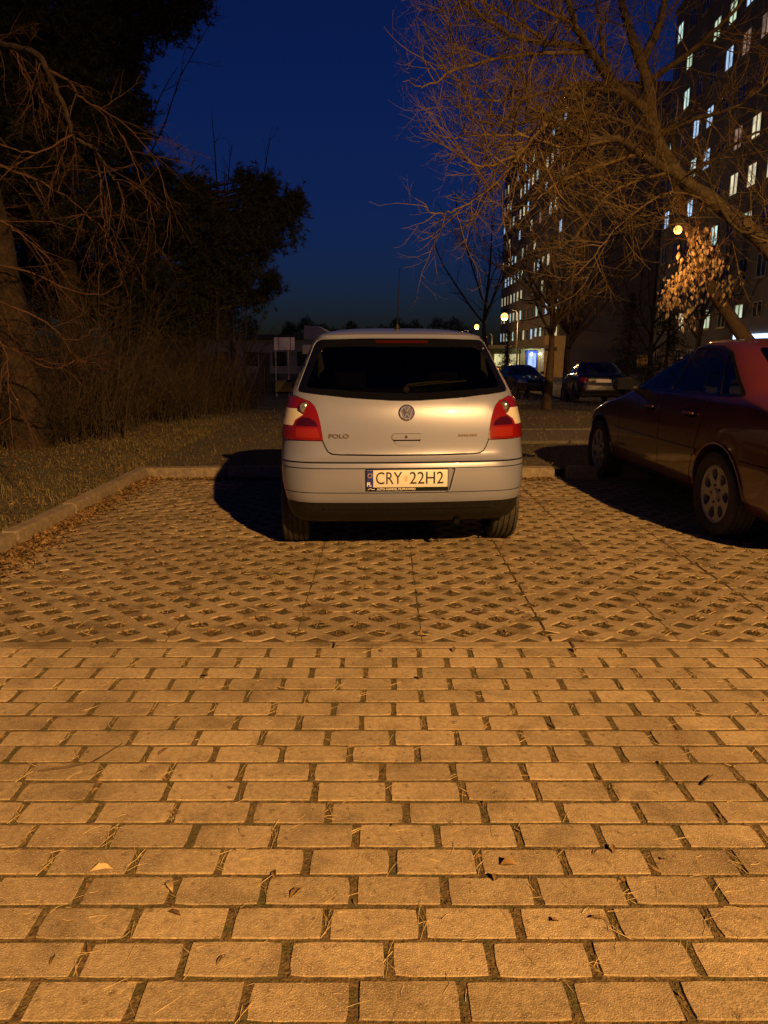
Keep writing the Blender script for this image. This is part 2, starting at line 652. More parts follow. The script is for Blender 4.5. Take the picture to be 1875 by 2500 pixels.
def build_body(sh, cutters, inner, split, parent, paint_m):
    """shell -> hollow -> cut -> separate into body parts.  split: list of (name, material, test(center, normal))"""
    V, F = list(sh.V), list(sh.F)
    me = mk_mesh('body', V, F)
    bm = bmesh.new(); bm.from_mesh(me)
    bmesh.ops.recalc_face_normals(bm, faces=bm.faces)
    bm.to_mesh(me); bm.free()
    if inner is not None:
        me2 = boolean(me, inner.V, inner.F); me = me2
    for grp in cutters:
        cv, cf = merge(grp)
        me = boolean(me, cv, cf)
    v = [tuple(p.co) for p in me.vertices]
    groups = {}
    for p in me.polygons:
        c = p.center; nrm = p.normal
        k = 'body'
        for nm, mm, test in split:
            if test(c, nrm):
                k = nm; break
        groups.setdefault(k, []).append(tuple(p.vertices))
    mats = {'body': paint_m}
    for nm, mm, test in split:
        mats[nm] = mm
    objs = {}
    for k, fs in groups.items():
        used = sorted({i for f in fs for i in f}); mp = {o: n for n, o in enumerate(used)}
        objs[k] = mobj(k, [v[i] for i in used], [tuple(mp[i] for i in f) for f in fs], mats[k], parent, 38)
    bpy.data.meshes.remove(me)
    return objs

def make_wheel(parent, loc, r, w, style, outer, name='wheel'):
    """axle along x; outer = +1/-1 side of the outer face"""
    h = w / 2
    rr = r * .69
    prof = [(-h * .82, rr), (-h * .97, rr + (r - rr) * .3), (-h, rr + (r - rr) * .6), (-h * .93, r * .965), (-h * .84, r * .992)]
    xs = [-.62, -.26, .1 + .16, .62]
    for gx in (-.60, -.2, .2, .60):
        a = h * gx
        prof += [(a - h * .075, r), (a - h * .055, r * .972), (a + h * .055, r * .972), (a + h * .075, r)]
    prof += [(h * .84, r * .992), (h * .93, r * .965), (h, rr + (r - rr) * .6), (h * .97, rr + (r - rr) * .3), (h * .82, rr)]
    root = link(name, MB().lathe([(-h * .8, rr), (-h * .6, rr * .93), (h * .6, rr * .93), (h * .8, rr)], 40, 'x').build('tmp', M['steel_dark'], smooth=50).data, parent, loc)
    bpy.data.objects.remove(bpy.data.objects['tmp'])
    MB().lathe(prof, 48, 'x').build('tyre', M['tyre'], root, smooth=30)
    # rim face: plate with holes in (y,z), pushed to the outer side
    n = 7 if style == 'seven' else (5 if style == 'five' else 12)
    holes = []
    for i in range(n):
        a = 2 * math.pi * (i + .5) / n
        L0, L1 = rr * .44, rr * .88
        if style == 'cover':
            L0, L1 = rr * .72, rr * .88
        pts = []
        mid = (L0 + L1) / 2; hl = (L1 - L0) / 2; wd = mid * math.pi / n * .60
        for k in range(14):
            t = 2 * math.pi * k / 14
            rad = mid + hl * math.cos(t)
            tw = wd * math.sin(t) * (1 + .42 * math.cos(t))
            pts.append((rad * math.cos(a) - tw * math.sin(a), rad * math.sin(a) + tw * math.cos(a)))
        holes.append(pts)
    P, F, bd = cdt(circle(0, 0, rr, 48), holes, grid=rr * .2)
    xo = outer * h * .72
    def dish(p):
        q = math.hypot(p[0], p[1]) / rr
        return xo - outer * (.012 * (1 - q) + .018 * max(0, q - .9) * 0)
    vs = [(dish(p), p[0], p[1]) for p in P]
    fs = [tuple(f) if outer > 0 else (f[0], f[2], f[1]) for f in F]
    mp = {}
    for a, b in bd:
        for i in (a, b):
            if i not in mp:
                mp[i] = len(vs); q = vs[i]; vs.append((q[0] - outer * .035, q[1], q[2]))
    for a, b in bd:
        fs.append((b, a, mp[a], mp[b]) if outer > 0 else (a, b, mp[b], mp[a]))
    rim = mobj('rim', vs, fs, M['alloy'], root, 40)
    MB().lathe([(xo - outer * .03, rr * .995), (xo + outer * .004, rr * 1.0), (xo + outer * .006, rr * .95), (xo - outer * .004, rr * .9)], 48, 'x').build('rim_lip', M['alloy'], root, smooth=40)
    MB().lathe([(xo - outer * .012, rr * .2), (xo + outer * .006, rr * .17), (xo + outer * .008, .001)], 20, 'x').build('hub_cap', M['alloy'], root, smooth=40)
    for i in range(5):
        a = 2 * math.pi * i / 5
        MB().lathe([(xo - outer * .02, .009), (xo + outer * .000, .009), (xo + outer * .002, .0005)], 8, 'x', (0, rr * .3 * math.cos(a), rr * .3 * math.sin(a))).build('wheel_bolt', M['steel_dark'], root)
    MB().lathe([(-outer * h * .1, rr * .8), (-outer * h * .05, rr * .8), (-outer * h * .05, .01)], 24, 'x').build('brake_disc', M['steel_dark'], root)
    return root

def rounded_box(cx, cy, cz, sx, sy, sz, r=.03, seg=2):
    bm = bmesh.new()
    bmesh.ops.create_cube(bm, size=1)
    for v in bm.verts:
        v.co = Vector((v.co.x * sx, v.co.y * sy, v.co.z * sz))
    bmesh.ops.bevel(bm, geom=list(bm.edges), offset=min(r, sx * .45, sy * .45, sz * .45), segments=seg, affect='EDGES', profile=.5)
    vs = [(v.co.x + cx, v.co.y + cy, v.co.z + cz) for v in bm.verts]
    bm.verts.index_update()
    fs = [tuple(v.index for v in f.verts) for f in bm.faces]
    bm.free()
    return vs, fs

def seat(parent, x, y, zb, w, head=True):
    v, f = rounded_box(x, y, zb + .35, w, .13, .62, .05)
    o = mobj('seat_back', v, f, M['interior'], parent, 50)
    v, f = rounded_box(x, y + .28, zb + .02, w, .5, .16, .05)
    mobj('seat_cushion', v, f, M['interior'], parent, 50)
    if head:
        v, f = rounded_box(x, y - .03, zb + .76, .25, .09, .17, .04)
        mobj('headrest', v, f, M['interior'], o, 50)

def mirror_x(poly):
    return [(-x, z) for x, z in poly][::-1]

# ------------------------------------------------------------------ the silver hatchback
def silver_hatchback(loc, yaw):
    car = empty('parked_hatchback', loc, yaw)
    tag(car, 'silver hatchback parked rear-on on the grid paving, with chrome badge', 'car')
    LV = [  # z, rear, front, halfw, cr, cf, bowr, bowf
        (.21, .40, 3.55, .66, .10, .30, .02, .05),
        (.235, .16, 3.70, .74, .16, .40, .03, .10),
        (.30, .055, 3.82, .795, .20, .5, .04, .15),
        (.385, .018, 3.87, .815, .22, .55, .06, .2),
        (.40, .012, 3.875, .818, .22, .55, .06, .2),
        (.50, .000, 3.89, .838, .23, .55, .072, .2),
        (.60, .004, 3.88, .842, .24, .55, .072, .2),
        (.642, .014, 3.86, .842, .24, .55, .072, .2),
        (.655, .030, 3.85, .842, .24, .55, .072, .2),
        (.70, .058, 3.82, .841, .24, .55, .072, .2),
        (.75, .064, 3.76, .838, .25, .55, .072, .2),
        (.84, .070, 3.50, .828, .25, .5, .072, .2),
        (.92, .080, 3.10, .812, .25, .45, .075, .15),
        (.97, .092, 2.93, .800, .25, .4, .075, .10),
        (1.03, .118, 2.83, .780, .24, .35, .072, .08),
        (1.08, .155, 2.75, .755, .22, .33, .072, .08),
        (1.22, .275, 2.52, .690, .18, .30, .072, .08),
        (1.36, .395, 2.26, .622, .14, .28, .072, .08),
        (1.415, .442, 2.10, .590, .13, .27, .055, .08),
        (1.445, .480, 1.98, .560, .14, .27, .05, .08),
        (1.478, .66, 1.80, .46, .2, .25, .03, .05),
        (1.500, .95, 1.55, .28, .15, .2, .0, .0),
        (1.506, 1.1, 1.35, .10, .05, .05, .0, .0)]
    sh = Shell(LV, 1.9, .055, .09, 72)
    IN = [(.50, .16, 2.75, .70, .12, .2, .02, .05), (.75, .17, 2.80, .745, .15, .3, .03, .08), (1.0, .19, 2.76, .735, .2, .3, .05, .08), (1.08, .225, 2.66, .695, .2, .3, .05, .08),
          (1.22, .345, 2.42, .63, .16, .28, .05, .08), (1.36, .46, 2.14, .56, .12, .25, .05, .08), (1.395, .52, 2.0, .50, .12, .22, .04, .05), (1.41, .75, 1.7, .3, .1, .1, 0, 0)]
    inner = Shell(IN, 1.9, .055, .09, 20)
    glass_poly = round_poly([(-.695, 1.080), (-.34, 1.040), (0, 1.024), (.34, 1.040), (.695, 1.080), (.568, 1.410), (.25, 1.418), (-.25, 1.418), (-.568, 1.410)],
                            [.03, .2, .2, .2, .03, .05, .05, .05, .05])[::1]
    open_poly = round_poly([(-.645, 1.105), (0, 1.062), (.645, 1.105), (.535, 1.365), (-.535, 1.365)], [.04, .3, .04, .06, .06])
    side_poly = round_poly([(.42, 1.02), (1.02, 1.0), (2.40, .965), (2.55, 1.0), (2.12, 1.33), (1.8, 1.385), (.95, 1.375), (.72, 1.34)], [.06, .02, .03, .05, .06, .1, .1, .06])
    front_poly = round_poly([(-.62, 1.01), (.62, 1.01), (.5, 1.36), (-.5, 1.36)], .05)
    plate_rec = round_poly([(-.272, .452), (.272, .452), (.312, .612), (-.312, .612)], [.03, .03, .015, .015])
    AX_R, AX_F, ZR, RW = .64, 3.10, .295, .295
    cut = [[prism(open_poly, 'y', -.5, .9), prism(front_poly, 'y', 1.9, 4.5), prism(plate_rec, 'y', -.3, .034)],
           [prism(side_poly, 'x', -1.2, -.45), prism(side_poly, 'x', .45, 1.2)], []]
    for ya in (AX_R, AX_F):
        for sgn in (-1, 1):
            cut[2].append(prism(circle(ya, ZR + .01, RW + .035, 36), 'x', sgn * .56, sgn * 1.1))
    split = [('valance', M['black_plastic'], lambda c, n: c.z < .39),
             ('bumper', M['silver'], lambda c, n: c.z < .655 and c.y < .31 + .0 * c.z)]
    ob = build_body(sh, cut, inner, split, car, M['silver'])
    bump = ob['bumper']
    # tailgate
    half = [(-.530, .775), (-.55, .893), (-.566, .952), (-.584, .995), (-.612, 1.022), (-.668, 1.04), (-.722, 1.058), (-.722, 1.085), (-.662, 1.25), (-.608, 1.38), (-.585, 1.425)]
    left = [(-.43, .693), (-.475, .697), (-.50, .712), (-.513, .735)] + half
    out = left + [(-.55, 1.436), (-.3, 1.442), (0, 1.443), (.3, 1.442), (.55, 1.436)] + [(-x, z) for x, z in left[::-1]] + [(.2, .690), (-.2, .690)]
    out = out[::-1]
    gate = sh.patch('tailgate', 'rear', out, M['silver'], car, .005, .012, holes=[offset_poly(glass_poly, .004)], grid=.03)
    gapo = [(x * 1.0, z) for x, z in offset_poly(out, .0075)]
    sh.patch('tailgate_gap_shade', 'rear', gapo, M['gap'], car, .0012, .001, holes=[offset_poly(glass_poly, -.012)], grid=.05)  # black sheet under the tailgate edge paints the shade of its gap
    # rear glass
    g = sh.patch('rear_window', 'rear', offset_poly(open_poly, .01), M['glass_dark'], gate, -.004, .002, grid=.05)
    sh.patch('window_border', 'rear', glass_poly, M['seal'], g, .0035, .006, holes=[open_poly], grid=.04)
    sh.patch('brake_light', 'rear', round_poly([(-.17, 1.386), (.17, 1.386), (.18, 1.404), (-.18, 1.404)], .006), mat('unlit brake lamp', (.03, .004, .003), .15), gate, .006, .005, grid=.03)
    # wiper
    def on(u, v, o):
        p, n = sh.hit('rear', u, v); return tuple(p + n * o)
    wip = MB().tube([on(0, 1.085, .02), on(.01, 1.105, .03), on(.12, 1.118, .032), on(.25, 1.128, .03)], [.011, .009, .006, .005], 6).build('wiper', M['gap'], gate, smooth=40)
    MB().tube([on(.02, 1.105, .016), on(.2, 1.122, .018), on(.40, 1.138, .016)], .006, 5).build('wiper_blade', M['gap'], wip)
    MB().lathe([(0, .022), (.012, .022), (.02, .015), (.022, .001)], 16, 'y', (0, 0, 0)).build('wiper_pivot', M['gap'], wip, smooth=40, loc=on(0, 1.085, .018), rot=(math.pi, 0, 0))
    # badge: disc, ring, V over W
    p, n = sh.hit('rear', 0, .953)
    tilt = math.atan2(n.z, -n.y)
    bd = MB().lathe([(.004, .0515), (-.006, .0515), (-.010, .046), (-.0075, .0435), (-.0065, .001)], 40, 'y').build('badge', M['chrome'], gate, smooth=30, loc=p + n * .004, rot=(-tilt, 0, 0))
    MB().lathe([(-.0072, .0435), (-.0076, .001)], 36, 'y').build('badge_disc', mat('badge blue-black', (.03, .035, .06), .2), bd)
    def bar(a, b, w=.0075, y0=-.0066, y1=-.0115):
        a = np.array(a, float); b = np.array(b, float); d = (b - a) / np.linalg.norm(b - a); q = np.array([-d[1], d[0]]) * w / 2
        pl = [a - q, b - q, b + q, a + q]
        return [(p[0], y, p[1]) for y in (y0, y1) for p in pl], [(0, 1, 2, 3), (7, 6, 5, 4), (0, 4, 5, 1), (1, 5, 6, 2), (2, 6, 7, 3), (3, 7, 4, 0)]
    vb = MB()
    for a, b in (((-.0185, .039), (-.001, .006)), ((.0185, .039), (.001, .006))):
        vb.add(*bar(a, b))
    vb.build('badge_letter', M['chrome'], bd)
    vb = MB()
    for a, b in (((-.037, .021), (-.017, -.036)), ((-.017, -.036), (0, -.004)), ((0, -.004), (.017, -.036)), ((.017, -.036), (.037, .021))):
        vb.add(*bar(a, b))
    vb.build('badge_letter', M['chrome'], bd)
    # tailgate handle: scooped surround with grip and lock
    sur = round_poly([(-.097, .828), (-.10, .790), (-.062, .741), (.062, .741), (.10, .790), (.097, .828)][::-1], .028, 6)
    hd = sh.patch('handle_shade', 'rear', offset_poly(sur, .004), M['gap'], gate, .0062, .002, grid=.02)  # raised black patch paints the shade of a hollow behind the grip
    grip = round_poly([(-.093, .822), (-.095, .785), (.095, .785), (.093, .822)][::-1], .014)
    gp = sh.patch('handle_grip', 'rear', grip, M['silver'], hd, .014, .012, grid=.012)
    lip = round_poly([(-.088, .776), (-.055, .745), (.055, .745), (.088, .776)][::-1], .02)
    sh.patch('handle_scoop', 'rear', lip, M['silver'], hd, .0085, .006, grid=.012)
    p, n = sh.hit('rear', -.005, .803)
    MB().lathe([(0, .0085), (-.004, .0085), (-.0045, .001)], 14, 'y').build('lock', M['steel_dark'], gp, loc=p + n * .0135)
    # lettering
    M['letter'] = mat('dull chrome lettering', (.16, .13, .11), .35, .6)
    sh.text('lettering', 'POLO', 'rear', -.498, .806, .036, 1.38, M['letter'], gate, .006, .003, bold=.0012)
    for k, (xa, xb) in enumerate(((.331, .346), (.349, .364), (.367, .381), (.384, .399), (.405, .419), (.422, .436), (.440, .454))):   # too small to read in the photograph: a row of raised letter blocks
        sh.patch('trim_badge', 'rear', [(xa, .8005), (xb, .8005), (xb, .8145), (xa, .8145)], M['letter'], gate, .0075, .004, grid=.02)
    # lamps
    for sg in (-1, 1):
        def mx(poly):
            return poly if sg < 0 else mirror_x(poly)
        lamp = [(-.797, .780), (-.530, .780), (-.546, .893), (-.562, .952), (-.58, .995), (-.608, 1.018), (-.664, 1.036), (-.742, 1.047), (-.775, .95)]
        base = sh.patch('tail_lamp', 'rear', mx(round_poly(lamp, [.008, .012, .02, .02, .02, .03, .05, .015, .02])), M['lens_red'], car, .010, .016, grid=.02)
        tag(base)
        sh.patch('lamp_seal', 'rear', offset_poly(mx(lamp), .005), M['gap'], base, .0015, .002, grid=.05)
        wh = [(-.792, .868), (-.722, .868), (-.704, .902), (-.668, .926), (-.652, .937), (-.670, .948), (-.684, .972), (-.778, .972)]
        sh.patch('reversing_lens', 'rear', mx(wh), M['lens_clear'], base, .0125, .004, grid=.015)
        dk = [(-.70, .868), (-.69, .90), (-.655, .922), (-.61, .918), (-.575, .895), (-.562, .868)]
        sh.patch('lamp_bowl', 'rear', mx(dk[::-1]), M['lens_dark'], base, .0118, .003, grid=.02)
        am = round_poly([(-.70, .796), (-.550, .796), (-.566, .855), (-.70, .855)], .01)
        sh.patch('indicator_lens', 'rear', mx(am), M['lens_amber'], base, .0118, .003, grid=.02)
        p, n = sh.hit('rear', sg * .640, .982)
        ring = MB().lathe([(.01, .037), (-.006, .036), (-.009, .032), (-.006, .028), (.002, .027)], 28, 'y').build('lamp_ring', M['chrome'], base, smooth=50, loc=p + n * .012, rot=(-.1, 0, -.12 * sg))
        MB().lathe([(.002, .028), (-.002, .018), (-.003, .001)], 24, 'y').build('fog_lens', M['lens_grey'], ring, smooth=60)
    # bumper lines: black strips painting the shade in grooves; then the plate
    for z0, hgt, xa in ((.6435, .007, .80), (.608, .005, .79), (.452, .0035, .78)):
        segs = [(-xa, xa)] if z0 > .63 else ([(-xa, -.30), (.30, xa)] if z0 > .6 else [(-xa, xa)])
        for a, b in segs:
            sh.patch('bumper_line', 'rear', [(a, z0 - hgt / 2), (b, z0 - hgt / 2), (b, z0 + hgt / 2), (a, z0 + hgt / 2)], M['gap'], bump, .0022, .003, grid=.02)
    sh.patch('valance_line', 'rear', [(-.55, .335), (.55, .335), (.55, .34), (-.55, .34)], M['gap'], ob['valance'], .001, .0006, grid=.03)
    # plate and holder
    py = .028
    v, f = rounded_box(0, py, .531, .532, .012, .142, .004)
    pl = mobj('plate_holder', v, f, M['black_plastic'], bump, 40)
    v, f = rounded_box(0, py - .008, .541, .520, .006, .112, .0025)
    pw = mobj('number_plate', v, f, M['plate_white'], pl, 40)
    v, f = rounded_box(-.2385, py - .0105, .541, .042, .003, .110, .001, 1)
    mobj('country_band', v, f, M['plate_blue'], pw)
    def flat(nm, txt, x, z, size, sx, m, par, yy, bold=0.0, align='LEFT'):
        T, F = text_mesh(txt, size, .5, sx, align, bold)
        return mobj(nm, [(x + a, yy - (.0016 if c > 0 else 0), z + b) for a, b, c in T], F, m, par)
    flat('plate_text', 'CRY', -.205, .541, .112, .80, M['plate_black'], pw, py - .0112, .0)
    flat('plate_text', '22H2', .012, .541, .112, .90, M['plate_black'], pw, py - .0112, .0)
    flat('plate_text', 'PL', -.2585, .505, .036, .82, M['white_print'], pw, py - .0124, .0012)
    for k in range(12):
        a = 2 * math.pi * k / 12
        MB().lathe([(0, .0028), (-.0012, .0022), (-.0013, .0003)], 5, 'y').build('star', M['yellow'], pw, loc=(-.2385 + .0135 * math.cos(a), py - .0122, .562 + .0135 * math.sin(a)))
    v, f = rounded_box(-.008, py - .0118, .541, .018, .001, .034, .0004, 1)
    mobj('plate_sticker', v, f, M['sticker'], pw)
    flat('holder_text', 'AUTO-HANDEL FILIPKOWSKI', -.195, .4725, .0185, 1.02, M['white_print'], pl, py - .0065, .0004)
    MB().tube([(-.252, py - .007, .470), (-.236, py - .007, .479), (-.222, py - .007, .471), (-.208, py - .007, .474)], .0022, 5).build('holder_mark', M['white_print'], pl)
    # plate lamp bar over recess
    # side glass
    for sg, ax in ((-1, 'left'), (1, 'right')):
        gl = sh.patch('side_window', ax, offset_poly(side_poly, .01), M['glass_side'], car, -.004, .002, grid=.08)
        bp_ = [(1.14, .99), (1.20, .99), (1.16, 1.385), (1.10, 1.385)]
        sh.patch('pillar', ax, bp_, M['seal'], gl, .004, .01, grid=.06)
        sh.patch('side_trim', ax, [(.98, .50), (2.68, .50), (2.68, .555), (.98, .555)], M['black_plastic'], car, .012, .014, grid=.06)
    sh.patch('windscreen', 'front', offset_poly(front_poly, .01), M['glass_side'], car, -.004, .002, grid=.08)
    # mirrors
    for sg in (-1, 1):
        v, f = rounded_box(sg * .905, 2.46, 1.015, .20, .11, .125, .045, 3)
        mi = mobj('wing_mirror', v, f, M['black_plastic'], car, 50)
        v, f = rounded_box(sg * .905, 2.402, 1.015, .165, .008, .095, .003, 1)
        mobj('mirror_glass', v, f, M['mirror_glass'], mi)
        v, f = rounded_box(sg * .80, 2.48, .985, .10, .06, .05, .02)
        mobj('mirror_arm', v, f, M['black_plastic'], mi, 50)
    # antenna
    p, n = sh.hit('top', 0, .78)
    an = MB().tube([p - Vector((0, 0, .005)), p + Vector((0, -.01, .022)), p + Vector((0, -.014, .035))], [.022, .014, .008], 10).build('antenna', M['black_plastic'], car, smooth=40)
    MB().tube([p + Vector((0, -.014, .03)), p + Vector((.004, -.14, .40))], [.0045, .0028], 6).build('antenna_rod', M['black_plastic'], an)
    # seats
    for x in (-.37, .37):
        seat(car, x, 1.55, .42, .48)
    seat(car, 0, .78, .42, 1.18, False)
    for x in (-.34, .34):
        v, f = rounded_box(x, .76, 1.13, .24, .08, .13, .04)
        mobj('headrest', v, f, M['interior'], car, 50)
    v, f = rounded_box(0, .42, .98, 1.2, .42, .02, .008)
    mobj('parcel_shelf', v, f, M['interior'], car)
    v, f = rounded_box(0, 2.45, .90, 1.35, .45, .16, .05)
    mobj('dashboard', v, f, M['interior'], car, 50)
    # underside bits
    MB().tube([(.34, .10, .235), (.34, .5, .25)], .019, 14).build('exhaust_pipe', M['gap'], car, smooth=50)
    v, f = rounded_box(.30, .62, .255, .34, .5, .13, .05)
    mobj('silencer', v, f, M['steel_dark'], car, 50)
    MB().tube([(-.7, AX_R, .27), (.7, AX_R, .27)], .045, 12).build('axle_beam', M['steel_dark'], car)
    for ya in (AX_R, AX_F):
        for sg in (-1, 1):
            make_wheel(car, (sg * .735, ya, ZR), RW, .185, 'cover', sg)
    for sg in (-1, 1):
        o = sh.patch('headlamp', 'front', round_poly([(sg * .42, .62), (sg * .74, .64), (sg * .72, .80), (sg * .46, .78)][::sg], .04), M['lens_clear'], car, .006, .01, grid=.05)
    return car, sh
# ------------------------------------------------------------------ the saloons
SALOON = [  # z, rear, front, halfw, cr, cf, bowr, bowf
    (.20, .40, 4.10, .70, .10, .30, .02, .05),
    (.24, .14, 4.30, .78, .18, .40, .03, .10),
    (.32, .05, 4.40, .83, .22, .5, .05, .18),
    (.45, .00, 4.47, .858, .25, .55, .06, .22),
    (.60, .005, 4.46, .868, .25, .55, .06, .22),
    (.69, .03, 4.40, .868, .25, .55, .06, .24),
    (.76, .045, 4.20, .866, .25, .55, .06, .24),
    (.83, .055, 3.90, .860, .25, .5, .06, .22),
    (.89, .075, 3.52, .850, .25, .45, .06, .17),
    (.94, .13, 3.22, .837, .25, .4, .06, .10),
    (.975, .30, 3.08, .824, .22, .35, .06, .10),
    (1.005, .45, 3.03, .808, .22, .33, .07, .10),
    (1.03, .60, 2.96, .790, .20, .32, .09, .10),
    (1.15, .81, 2.72, .732, .18, .30, .09, .10),
    (1.30, 1.06, 2.38, .655, .16, .28, .09, .10),
    (1.375, 1.22, 2.16, .605, .15, .28, .08, .10),
    (1.41, 1.36, 2.02, .555, .16, .2, .06, .06),
    (1.43, 1.50, 1.95, .42, .12, .12, .02, .02),
    (1.440, 1.62, 1.86, .22, .05, .05, 0, 0)]
SALOON_IN = [(.50, .90, 2.95, .70, .12, .2, .02, .05), (.85, .80, 3.02, .77, .15, .3, .03, .08), (1.0, .74, 2.95, .745, .2, .3, .05, .08), (1.05, .76, 2.84, .72, .2, .3, .06, .08),
             (1.15, .92, 2.60, .675, .16, .28, .06, .08), (1.30, 1.17, 2.26, .598, .12, .25, .06, .08), (1.36, 1.32, 2.08, .545, .12, .2, .05, .05), (1.375, 1.5, 1.9, .3, .08, .08, 0, 0)]

def saloon(name, loc, yaw, paint_m, label, detail, group=None, far_style='five'):
    car = empty(name, loc, yaw)
    tag(car, label, 'car', group)
    sh = Shell(SALOON, 2.1, .05, .07, 60 if detail else 40)
    front_door = round_poly([(2.04, 1.025), (2.70, 1.005), (2.78, 1.01), (2.31, 1.325), (2.17, 1.362), (1.965, 1.366)], [.02, .02, .03, .06, .04, .02])
    rear_door = round_poly([(1.19, 1.03), (1.97, 1.028), (1.895, 1.366), (1.50, 1.355), (1.40, 1.335)], [.02, .02, .02, .06, .03])
    quarter = round_poly([(.86, 1.042), (1.135, 1.033), (1.335, 1.312), (1.29, 1.305)], [.02, .02, .02, .02])
    rear_glass = round_poly([(-.56, 1.055), (.56, 1.055), (.475, 1.365), (-.475, 1.365)], .04)
    wind = round_poly([(-.62, 1.03), (.62, 1.03), (.49, 1.355), (-.49, 1.355)], .04)
    AR, AF, ZR, RW = .97, 3.58, .312, .312
    cut = [[]]
    inner = None
    for ya in (AR, AF):
        for sg in (-1, 1):
            cut[0].append(prism(circle(ya, ZR + .015, RW + .045, 36), 'x', sg * .60, sg * 1.1))
    if detail:
        inner = Shell(SALOON_IN, 2.1, .05, .07, 18)
        cut += [[prism(rear_glass, 'y', .3, 1.5), prism(wind, 'y', 2.1, 3.6)], []]
        for sg in (-1, 1):
            for pl in (front_door, rear_door, quarter):
                cut[2].append(prism(pl, 'x', sg * .42, sg * 1.1))
    split = [('valance', M['black_plastic'], lambda c, n: c.z < .24)]
    split.append(('rear_bumper', paint_m, lambda c, n: c.z < .60 and c.y < .62))
    split.append(('front_bumper', paint_m, lambda c, n: c.z < .60 and c.y > 3.95))
    ob = build_body(sh, cut, inner, split, car, paint_m)
    gm = M['glass_side'] if detail else M['glass_dark_far']
    for sg, ax in ((-1, 'left'), (1, 'right')):
        surround = [(.80, 1.028), (1.15, 1.015), (2.80, .99), (2.84, 1.005), (2.33, 1.345), (2.17, 1.383), (1.9, 1.39), (1.50, 1.378), (1.31, 1.335), (1.26, 1.31)]
        o = -.003 if detail else .006
        if detail:
            su = sh.patch('window_surround', ax, round_poly(surround, .02), M['seal'], car, .003, .006, holes=[front_door, rear_door, quarter], grid=.05)
        for pl in (front_door, rear_door, quarter):
            sh.patch('side_window', ax, offset_poly(pl, .012 if detail else 0), gm, car, o, .003, grid=.07)
        if detail:
            # shut lines: flat black strips paint the shade of the gaps
            def line(a, b, w=.006):
                a = np.array(a); b = np.array(b); d = (b - a) / np.linalg.norm(b - a); q = np.array([-d[1], d[0]]) * w / 2
                return [tuple(a - q), tuple(b - q), tuple(b + q), tuple(a + q)]
            for a, b in (((2.0, .30), (2.0, 1.0)), ((3.0, .34), (2.95, .80)), ((2.95, .80), (2.86, .99)), ((1.28, .72), (1.20, 1.0)), ((1.40, .40), (1.28, .72)), ((1.40, .30), (1.40, .40)), ((1.40, .30), (3.0, .30))):
                sh.patch('door_line', ax, line(a, b), M['gap'], car, .0012, .0006, grid=.04)
            sh.patch('side_trim', ax, round_poly([(1.30, .56), (3.1, .56), (3.1, .605), (1.28, .605)], .01), paint_m, car, .012, .014, grid=.05)
            sh.patch('sill', ax, [(1.34, .225), (3.2, .225), (3.2, .285), (1.34, .285)], M['black_plastic'], car, .006, .01, grid=.05)
            sh.patch('bumper_line', ax, line((.0, .60), (.66, .60)), M['gap'], car, .0012, .0006, grid=.04)
            for yy in (1.36, 2.12):
                sh.patch('handle_shade', ax, round_poly([(yy, .835), (yy + .17, .84), (yy + .17, .885), (yy, .88)], .015), M['gap'], car, .002, .002, grid=.03)  # black patch paints the shade of the hollow behind the handle
                p, n = sh.hit(ax, yy + .09, .868)
                v, f = rounded_box(0, 0, 0, .022, .18, .022, .008)
                mobj('door_handle', [(a + p.x + n.x * .022, b + p.y, c + p.z) for a, b, c in v], f, paint_m, car, 50)
            # wing mirror
            v, f = rounded_box(sg * .93, 2.72, 1.035, .19, .10, .125, .04, 3)
            mi = mobj('wing_mirror', v, f, M['black_plastic'], car, 50)
            v, f = rounded_box(sg * .93, 2.667, 1.035, .155, .01, .095, .003, 1)
            mobj('mirror_glass', v, f, M['mirror_glass'], mi)
            v, f = rounded_box(sg * .825, 2.73, 1.0, .10, .05, .05, .02)
            mobj('mirror_arm', v, f, M['black_plastic'], mi, 50)
            # wheel arch lip
            for ya in (AR, AF):
                pts = []
                for k in range(15):
                    a = math.pi * (k / 14.0) * 1.16 - .25
                    yy, zz = ya + (RW + .05) * math.cos(a), ZR + .015 + (RW + .05) * math.sin(a)
                    if zz > .26:
                        p, n = sh.hit(ax, yy, zz)
                        pts.append(p + n * .001)
                MB().tube(pts, .011, 6).build('arch_lip', paint_m, car, smooth=60)
    sh.patch('rear_window', 'rear', offset_poly(rear_glass, .012), gm, car, -.003 if detail else .006, .003, grid=.07)
    sh.patch('windscreen', 'front', offset_poly(wind, .012), gm, car, -.003 if detail else .006, .003, grid=.07)
    for sg in (-1, 1):
        def mx(pl):
            return pl if sg < 0 else mirror_x(pl)
        tl = sh.patch('tail_lamp', 'rear', mx(round_poly([(-.80, .70), (-.50, .70), (-.50, .86), (-.775, .88)], .03)), M['lens_red'], car, .006, .01, grid=.04)
        hl = sh.patch('headlamp', 'front', mx(round_poly([(-.80, .63), (-.40, .60), (-.42, .74), (-.70, .79)], .04))[::-1], M['lens_clear'], car, .006, .01, grid=.04)
    sh.patch('number_plate', 'rear', [(-.26, .70), (.26, .70), (.26, .81), (-.26, .81)], M['plate_white'], car, .006, .008, grid=.06)
